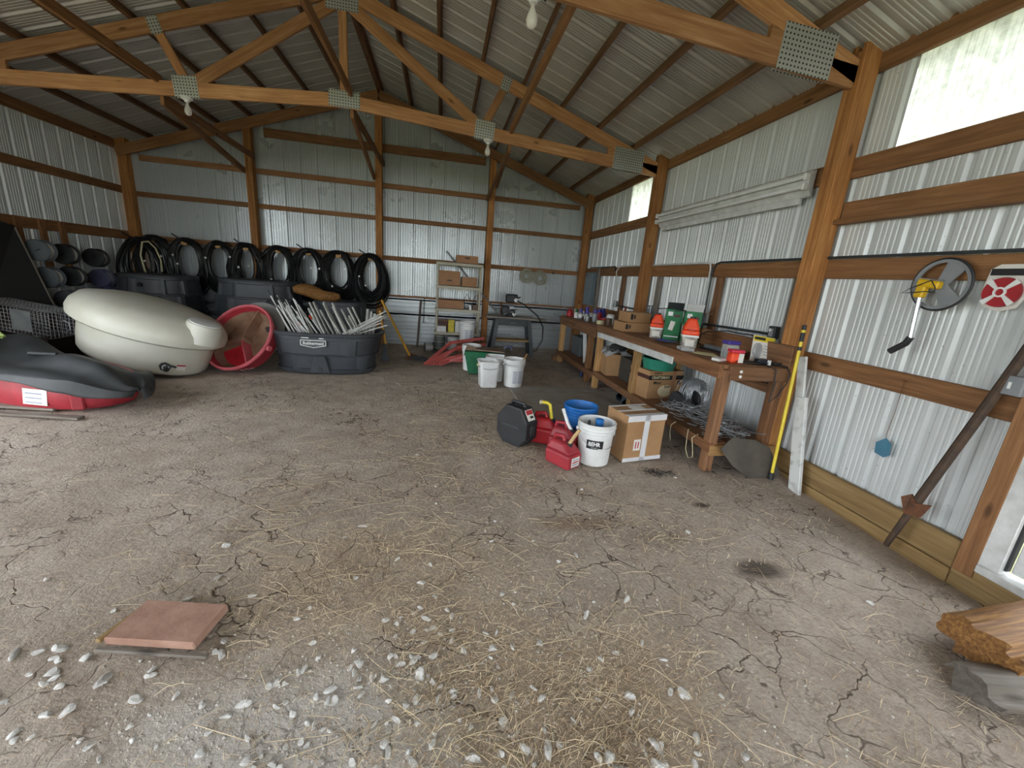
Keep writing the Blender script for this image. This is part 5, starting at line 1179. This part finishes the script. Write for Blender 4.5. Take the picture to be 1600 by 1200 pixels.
T = thing('grey_bottle', 'pale grey bottle with black nozzle in the white paint bucket', 'bottle', (1.24, 2.97, .02)); lathe_obj('body', [(.04, 0), (.042, .02), (.042, .25), (.02, .29)], WHITE_P, T, 18); lathe_obj('nozzle', [(.014, .29), (.012, .33), (.004, .34)], BLACK, T, 12)
bucket('blue bucket, empty, behind the white paint bucket', (1.31, 3.38, 0), BLUE, rb=.125, rt=.152, h=.36, rot=.4, handle=False)
T = thing('taped_carton', 'brown carton sealed with white tape beside the white bucket', 'box', (1.72, 3.10, 0), (0, 0, .20)); W_, D_, H_ = .39, .30, .41
MB().box((0, 0, H_ / 2), (W_, D_, H_)).build('box_body', CARD, T, bevel=.004)
for (w_, h_, x, z) in ((.012 + W_, .05, 0, H_ - .024), (W_ + .012, .035, 0, .018), (.055, H_, .0, H_ / 2)): flat('tape', w_, h_, TAPE, T, (x, -D_ / 2 - .0015, z), (0, 0, 0))
MB().box((0, 0, H_ + .001), (W_, .03, .002)).box((0, -D_ / 2 + .025, H_ + .001), (W_ + .004, .05, .002)).box((0, D_ / 2 - .015, H_ + .001), (W_ + .004, .03, .002)).build('tape', TAPE, T); MB().box((.04, .05, H_ + .002), (.14, .10, .002)).build('shipping_label', PAPER, T)
lb = flat('red_barred_label', .07, .10, PAPER, T, (-.075, -D_ / 2 - .003, .15), (0, 0, 0))
for x in (-.013, .013): flat('red_bar', .011, .06, REDINK, lb, (x, -.0012, 0), (0, 0, 0))
def gascan(label, x, y, rot, m, spout, h=.21, w_=.26, d_=.17, tip=None, lab=True, sp=None):
    T = thing('fuel_can', label, 'fuel can', (x, y, 0), (0, 0, rot))
    MB().add(*frustum((w_ * .96, d_ * .96), (w_, d_), h * .62)).add(*frustum((w_, d_), (w_ * .55, d_ * .62), h * .38, (0, 0, h * .62), (-.03, 0))).build('can_body', m, T, bevel=.022, seg=3)
    MB().tube([(-w_ * .42, 0, h * .72), (-w_ * .36, 0, h * 1.12), (-w_ * .05, 0, h * 1.16), (.0, 0, h * 1.0)], .017, 10).build('handle', m, T, smooth=True)
    sx_ = w_ * .20; MB().tube([(sx_, 0, h * .82), (sx_, 0, h * .98)], .026, 14).build('collar', BLACK, T)
    MB().tube(sp or [(sx_, 0, h * .96), (sx_ + .01, 0, h * 1.25), (sx_ - .0, 0, h * 1.55)], .015, 10, rs=None).build('spout', spout, T, smooth=True)
    if tip: MB().tube(tip, .018, 10).build('spout_tip', tip_m, T)
    if lab:
        l_ = flat('white_label', d_ * .55, h * .38, PAPER, T, (w_ * .5 + .001, 0, h * .32), (0, 0, PI / 2), .003)
        for i in range(3): flat('label_line', d_ * .44, .010, REDINK if i == 1 else GREYLINE, l_, (0, -.002 , .02 - .02 * i), (0, 0, 0))
    return T
tip_m = CREAM
gascan('red fuel can with a bent yellow spout beside the black case', .985, 3.36, -.5, RED, mat('yellow_spout', '#e2cf3f', .5), h=.24, sp=[(.05, 0, .22), (.035, 0, .29), (.02, 0, .36), (-.01, 0, .375), (-.05, 0, .375)], tip=[(-.05, 0, .375), (-.075, 0, .37)], lab=False)
gascan('dusty red fuel can with a white spout, middle of the three', 1.105, 3.13, -.75, REDP, WHITE, h=.23, sp=[(.05, 0, .21), (.0, 0, .28), (-.06, .02, .38)], lab=False)
gascan('red fuel can with a tan spout and white label, nearest the camera', 1.02, 2.90, -1.0, REDP, mat('tan_spout', '#c9a877', .6), h=.205, sp=[(.05, 0, .19), (.07, .02, .25), (.10, .05, .32)])
T = thing('black_case', 'black eight-sided plastic tool case left of the red fuel cans', 'case', (.70, 3.34, 0), (0, 0, math.radians(-52)))
oc = [(-.09, 0), (.11, 0), (.185, .09), (.185, .24), (.11, .36), (-.07, .36), (-.17, .24), (-.17, .09)]
MB().prism(oc, .075, Matrix.Translation((0, -.039, 0))).build('front_half', BLACK, T, bevel=.014, seg=2); MB().prism(oc, .075, Matrix.Translation((0, .039, 0))).build('rear_half', BLACK, T, bevel=.014, seg=2)
MB().tube([(-.06, 0, .355), (-.05, 0, .385), (.08, 0, .385), (.09, 0, .355)], .014, 8).build('handle', BLACK, T, smooth=True)
MB().box((.19, 0, .17), (.012, .05, .09)).build('latch', DKGREY, T, bevel=.004)
lb = MB().box((0, 0, 0), (.10, .09, .003)).build('sticker', PAPER, T, loc=(.152, 0, .303), rot=(0, 1.01, 0)); MB().box((-.025, 0, .002), (.04, .08, .001)).build('sticker_print', REDINK, lb); MB().box((.02, .01, .002), (.02, .04, .001)).build('sticker_print', INK, lb)
MB().box((0, -.0775, .18), (.22, .006, .02)).build('moulded_rib', DKGREY, T)

# floor sheet, paving slab, rotten timber
o = MB().add(*frustum((1.22, 1.75), (1.20, 1.73), .009)).build('floor_mat', mat('grey_dirty_sheet', '#96908a', .9, c2='#857b6e', vs=4, bump=.25, bs=25), None, loc=(1.58, 4.45, -.004), rot=(0, 0, .03)); tag(o, 'flat grey dirt-stained sheet lying on the floor before the bench', 'mat')
T = thing('paving_slab', 'square reddish clay slab lying on the dirt in the left foreground', 'slab', (-1.005, 1.475, .012), (.0, -.02, -.14)); MB().box((0, 0, .016), (.335, .185, .034)).build('slab_body', TILE, T, bevel=.005)
T.rotation_euler = (.02, -.015, -.18)
o = beam('wood_sliver', (-1.20, 1.395, .012), (-.80, 1.325, .012), .02, .012, W_GREY); tag(o, 'thin split wood strip along the front of the clay slab', 'wood strip')
o = beam('wood_sliver', (-1.22, 1.43, .01), (-1.16, 1.60, .01), .025, .014, W_TREAT); tag(o, 'short wood strip along the left side of the clay slab', 'wood strip')
def ragged(label, p0, p1, r, m, seed, name='timber', cat='timber', sq=.7):
    rn = random.Random(seed); p0, p1 = Vector(p0), Vector(p1); mb = MB(); L_ = (p1 - p0).length; n = 22
    mb.tube([(L_ * i / n, 0, 0) for i in range(n + 1)], r, 44); v2 = []
    for (x, y, z) in mb.v:
        a = math.atan2(z, y); k = .86 + .26 * vnoise(a * 3.2 + seed, x * 4) + .10 * vnoise(a * 9, x * 1.2 + seed); e = .10 * (vnoise(a * 4 + 3, seed) - .3) if x < .02 else 0
        v2.append((x - e, y * k, z * k * sq))
    mb.v = v2; o = mb.build(name, m, None, smooth=True); d = (p1 - p0).normalized(); mm = d.to_track_quat('X', 'Z').to_matrix().to_4x4(); mm.translation = p0; o.matrix_world = mm; return tag(o, label, cat)
ragged('rotten orange brown timber end at the lower right edge', (2.28, 1.00, .10), (2.93, 1.02, .12), .12, W_ROT, 3)
ragged('grey weathered split timber lying in front of the rotten one', (2.12, .88, .03), (2.75, .72, .05), .09, W_GREY, 8, sq=.6)

# ------------------------------------------------------------------ stones
def stone_mesh(seed):
    rn = random.Random(seed); bm = bmesh.new(); bmesh.ops.create_icosphere(bm, subdivisions=2, radius=1)
    cut = [(Vector((rn.gauss(0, 1), rn.gauss(0, 1), rn.gauss(0, 1))).normalized(), rn.uniform(.45, .8)) for _ in range(10)]
    for v_ in bm.verts:
        for n_, d_ in cut:
            e = v_.co.dot(n_) - d_
            if e > 0: v_.co -= n_ * e
        v_.co *= rn.uniform(.96, 1.03)
    me = bpy.data.meshes.new('stone'); bm.to_mesh(me); bm.free(); me.materials.append(M_STONE); return me
M_STONE = mat('limestone', '#ecebe8', .9, c2='#b3b0ab', vs=.9, amt=(.3, .7), bump=.3, bs=8, bd=.1)
SM = [stone_mesh(i) for i in range(6)]
ST = [(-1.68, 1.81), (-1.47, 1.42), (-1.4, 1.42), (-1.34, 1.43), (-1.33, 1.39), (-1.29, 1.33), (-1.28, 1.29), (-1.22, 1.27), (-1.22, 1.38), (-0.97, 1.31), (-1.1, 1.28), (-0.95, 1.2), (-1.13, 1.18), (-1.04, 1.64), (-0.79, 1.41), (-0.77, 1.35), (-0.65, 1.12), (-0.55, 1.21), (-0.5, 1.13), (-0.61, 1.15), (-0.5, 1.21), (-0.44, 1.1), (-0.34, 1.17), (-0.32, 1.13), (-0.52, 0.98), (-0.98, 1.77), (-1.05, 2.0), (-0.4, 2.13), (-0.18, 1.83), (-0.36, 1.72), (-0.05, 1.66), (-0.02, 1.44), (0.07, 1.48), (-0.19, 1.45), (-0.14, 1.43), (-0.15, 1.28), (-0.11, 1.24), (-0.29, 1.25), (-0.26, 1.26), (-0.06, 1.25), (-0.03, 1.19), (0.04, 1.14), (-0.16, 1.19), (-0.34, 1.13), (0.25, 1.27), (0.4, 1.06), (0.23, 1.07), (0.25, 1.0), (0.14, 0.9), (0.38, 0.9), (0.92, 1.47), (0.69, 1.4), (0.89, 1.03), (0.94, 1.02), (0.72, 1.03), (0.71, 0.98), (0.74, 0.87), (0.72, 0.81), (0.89, 0.87), (1.02, 0.8), (0.57, 0.85), (0.88, 1.24), (-0.55, 1.04), (-1.17, 1.11), (1.56, 1.96), (1.9, 2.66), (1.05, 2.5), (-.15, 3.1), (.35, 3.5), (2.2, 1.35)]
rn = random.Random(77)
for cx_, cy_, sx_, sy_, n in ((-.1, 1.22, .22, .14, 60), (-.45, 1.05, .35, .16, 50), (.2, .95, .22, .12, 34), (.72, .86, .14, .07, 14), (-1.2, 1.22, .2, .16, 16), (-.1, 1.9, .7, .4, 14), (.5, 1.25, .4, .3, 14)):
    for _ in range(n): ST.append((rn.gauss(cx_, sx_), rn.gauss(cy_, sy_)))
for i, (x, y) in enumerate(ST):
    if y < .55: y = .55 + rn.random() * .3
    big_ = i < 62
    s_ = rn.uniform(.013, .024) if big_ else rn.uniform(.007, .017)
    o = bpy.data.objects.new('stone', SM[i % 6]); col.objects.link(o); o.scale = (s_ * rn.uniform(1.0, 1.7), s_ * rn.uniform(.7, 1.2), s_ * rn.uniform(.45, .8)); o.location = (x, y, floor_z(x, y) + s_ * .18); o.rotation_euler = (rn.uniform(-.4, .4), rn.uniform(-.4, .4), rn.uniform(0, 6.28))
    left = x < -.75
    tag(o, 'white limestone piece on the dirt near the clay slab' if left else 'white limestone piece of the gravel scattered in the foreground', 'stone', 'limestone pieces near the clay slab' if left else 'limestone gravel in the foreground')
# crumbs of gravel too small to count
mb = MB()
for i in range(2600):
    k = rn.random()
    if k < .6: x, y = rn.gauss(-.3, .5), rn.gauss(1.02, .26)
    elif k < .8: x, y = rn.gauss(.4, .55), rn.gauss(1.0, .3)
    else: x, y = rn.uniform(-3, 2.6), rn.uniform(.6, 3.6)
    if y < .5: continue
    s_ = rn.uniform(.002, .0075); a = rn.uniform(0, 6.28); z = floor_z(x, y); ca, sa = math.cos(a) * s_, math.sin(a) * s_
    mb.add([(x + ca, y + sa, z), (x - sa, y + ca, z), (x - ca, y - sa, z), (x + sa, y - ca, z), (x, y, z + s_ * .8)], [(0, 1, 4), (1, 2, 4), (2, 3, 4), (3, 0, 4)])
o = mb.build('fine_gravel', mat('pale_gravel', '#cbc6be', .95, c2='#98918a', vs=14), None); o['kind'] = 'stuff'; tag(o, 'fine pale gravel crumbs strewn over the dirt', 'gravel')
# dark nails spilled by the carton
mb = MB()
for i in range(150):
    x, y = rn.gauss(1.80, .07), rn.gauss(2.74, .045); a = rn.uniform(0, 6.28); L_ = rn.uniform(.01, .022); z = floor_z(x, y) + .003 + .006 * rn.random()
    mb.tube([(x, y, z), (x + L_ * math.cos(a), y + L_ * math.sin(a), z + rn.uniform(0, .006))], .0022, 4)
o = mb.build('nail_spill', DKGREY, None); o['kind'] = 'stuff'; tag(o, 'dark spilled nails on the dirt before the taped carton', 'nails')

# ------------------------------------------------------------------ straw
def straw_density(x, y):
    d = .06
    d += 1.1 * math.exp(-((x - .45) / .55) ** 2 - ((y - 1.0) / .38) ** 2)
    d += .55 * math.exp(-((x + .2) / .6) ** 2 - ((y - 1.55) / .35) ** 2)
    d += .55 * math.exp(-((x + .2) / 1.0) ** 2 - ((y - 2.4) / .55) ** 2) * vnoise(x * 2.2, y * 2.2) * 1.6
    d += .45 * math.exp(-((x - .1) / 1.3) ** 2 - ((y - 3.4) / .8) ** 2) * vnoise(x * 2 + 7, y * 2) * 1.5
    d += .35 * math.exp(-((x - .2) / .5) ** 2 - ((y - 4.7) / .6) ** 2)
    d += .6 * math.exp(-((x + 1.75) / .16) ** 2 - ((y - 4.1) / .16) ** 2)
    d += .25 * math.exp(-((x - 1.5) / .5) ** 2 - ((y - 2.0) / .3) ** 2)
    if x > 2.35 and y < 1.6: d += .12
    return d * (.35 + 1.1 * vnoise(x * 3.1 + 11, y * 3.1))
def straw(name, label, n, lmin, lmax, wmin, wmax, m, seed, ylim=(.45, 6.6), thr=1.0):
    rn = random.Random(seed); mb = MB(); cnt = 0; tries = 0
    while cnt < n and tries < n * 60:
        tries += 1
        y = ylim[0] + (ylim[1] - ylim[0]) * rn.random() ** 1.7; x = rn.uniform(-2.6, 2.75)
        if rn.random() * thr > straw_density(x, y): continue
        if y > 2.7 and x > 2.1: continue
        L_ = rn.uniform(lmin, lmax); w_ = rn.uniform(wmin, wmax); a = rn.uniform(0, 2 * PI) if rn.random() < .5 else rn.gauss(.35, .45)
        bend = rn.gauss(0, .13); P = []; lift = rn.random() ** 3 * .03; k = 3 if L_ > .06 else 2; px, py = x, y
        for i in range(k + 1):
            P.append((px, py, floor_z(px, py) + .003 + w_ + lift * math.sin(PI * i / k) + .004 * rn.random())); px += L_ / k * math.cos(a); py += L_ / k * math.sin(a); a += bend / k
        if px > 2.85 or abs(px) > 5: continue
        o_ = len(mb.v)
        for i, p in enumerate(P):
            q = P[min(i + 1, k)]; r_ = P[max(i - 1, 0)]; dx_, dy_ = q[0] - r_[0], q[1] - r_[1]; l_ = math.hypot(dx_, dy_) or 1; nx_, ny_ = -dy_ / l_ * w_, dx_ / l_ * w_
            mb.v += [(p[0] + nx_, p[1] + ny_, p[2] - w_ * .5), (p[0], p[1], p[2] + w_ * .7), (p[0] - nx_, p[1] - ny_, p[2] - w_ * .5)]
        for i in range(k):
            b = o_ + 3 * i; mb.f += [(b, b + 1, b + 4, b + 3), (b + 1, b + 2, b + 5, b + 4)]
        cnt += 1
    o = mb.build(name, m, None); o['kind'] = 'stuff'; return tag(o, label, 'straw')
STRAW = mat('straw', '#e2d3b2', .8, c2='#b8a482', vs=5, amt=(.3, .75)); STRAW2 = mat('brown_straw', '#b59f84', .85, c2='#8c7861', vs=5, amt=(.3, .75))
straw('chopped_straw', 'short chopped straw littering the dirt floor', 15000, .012, .045, .0006, .0012, STRAW2, 1, (.45, 4.8))
straw('straw_litter', 'long pale straw stalks scattered over the dirt floor', 1500, .05, .20, .0006, .0013, STRAW, 2)
straw('straw_chaff', 'fine pale chaff in the straw of the foreground', 4500, .01, .04, .0005, .001, STRAW, 3, (.45, 2.2))
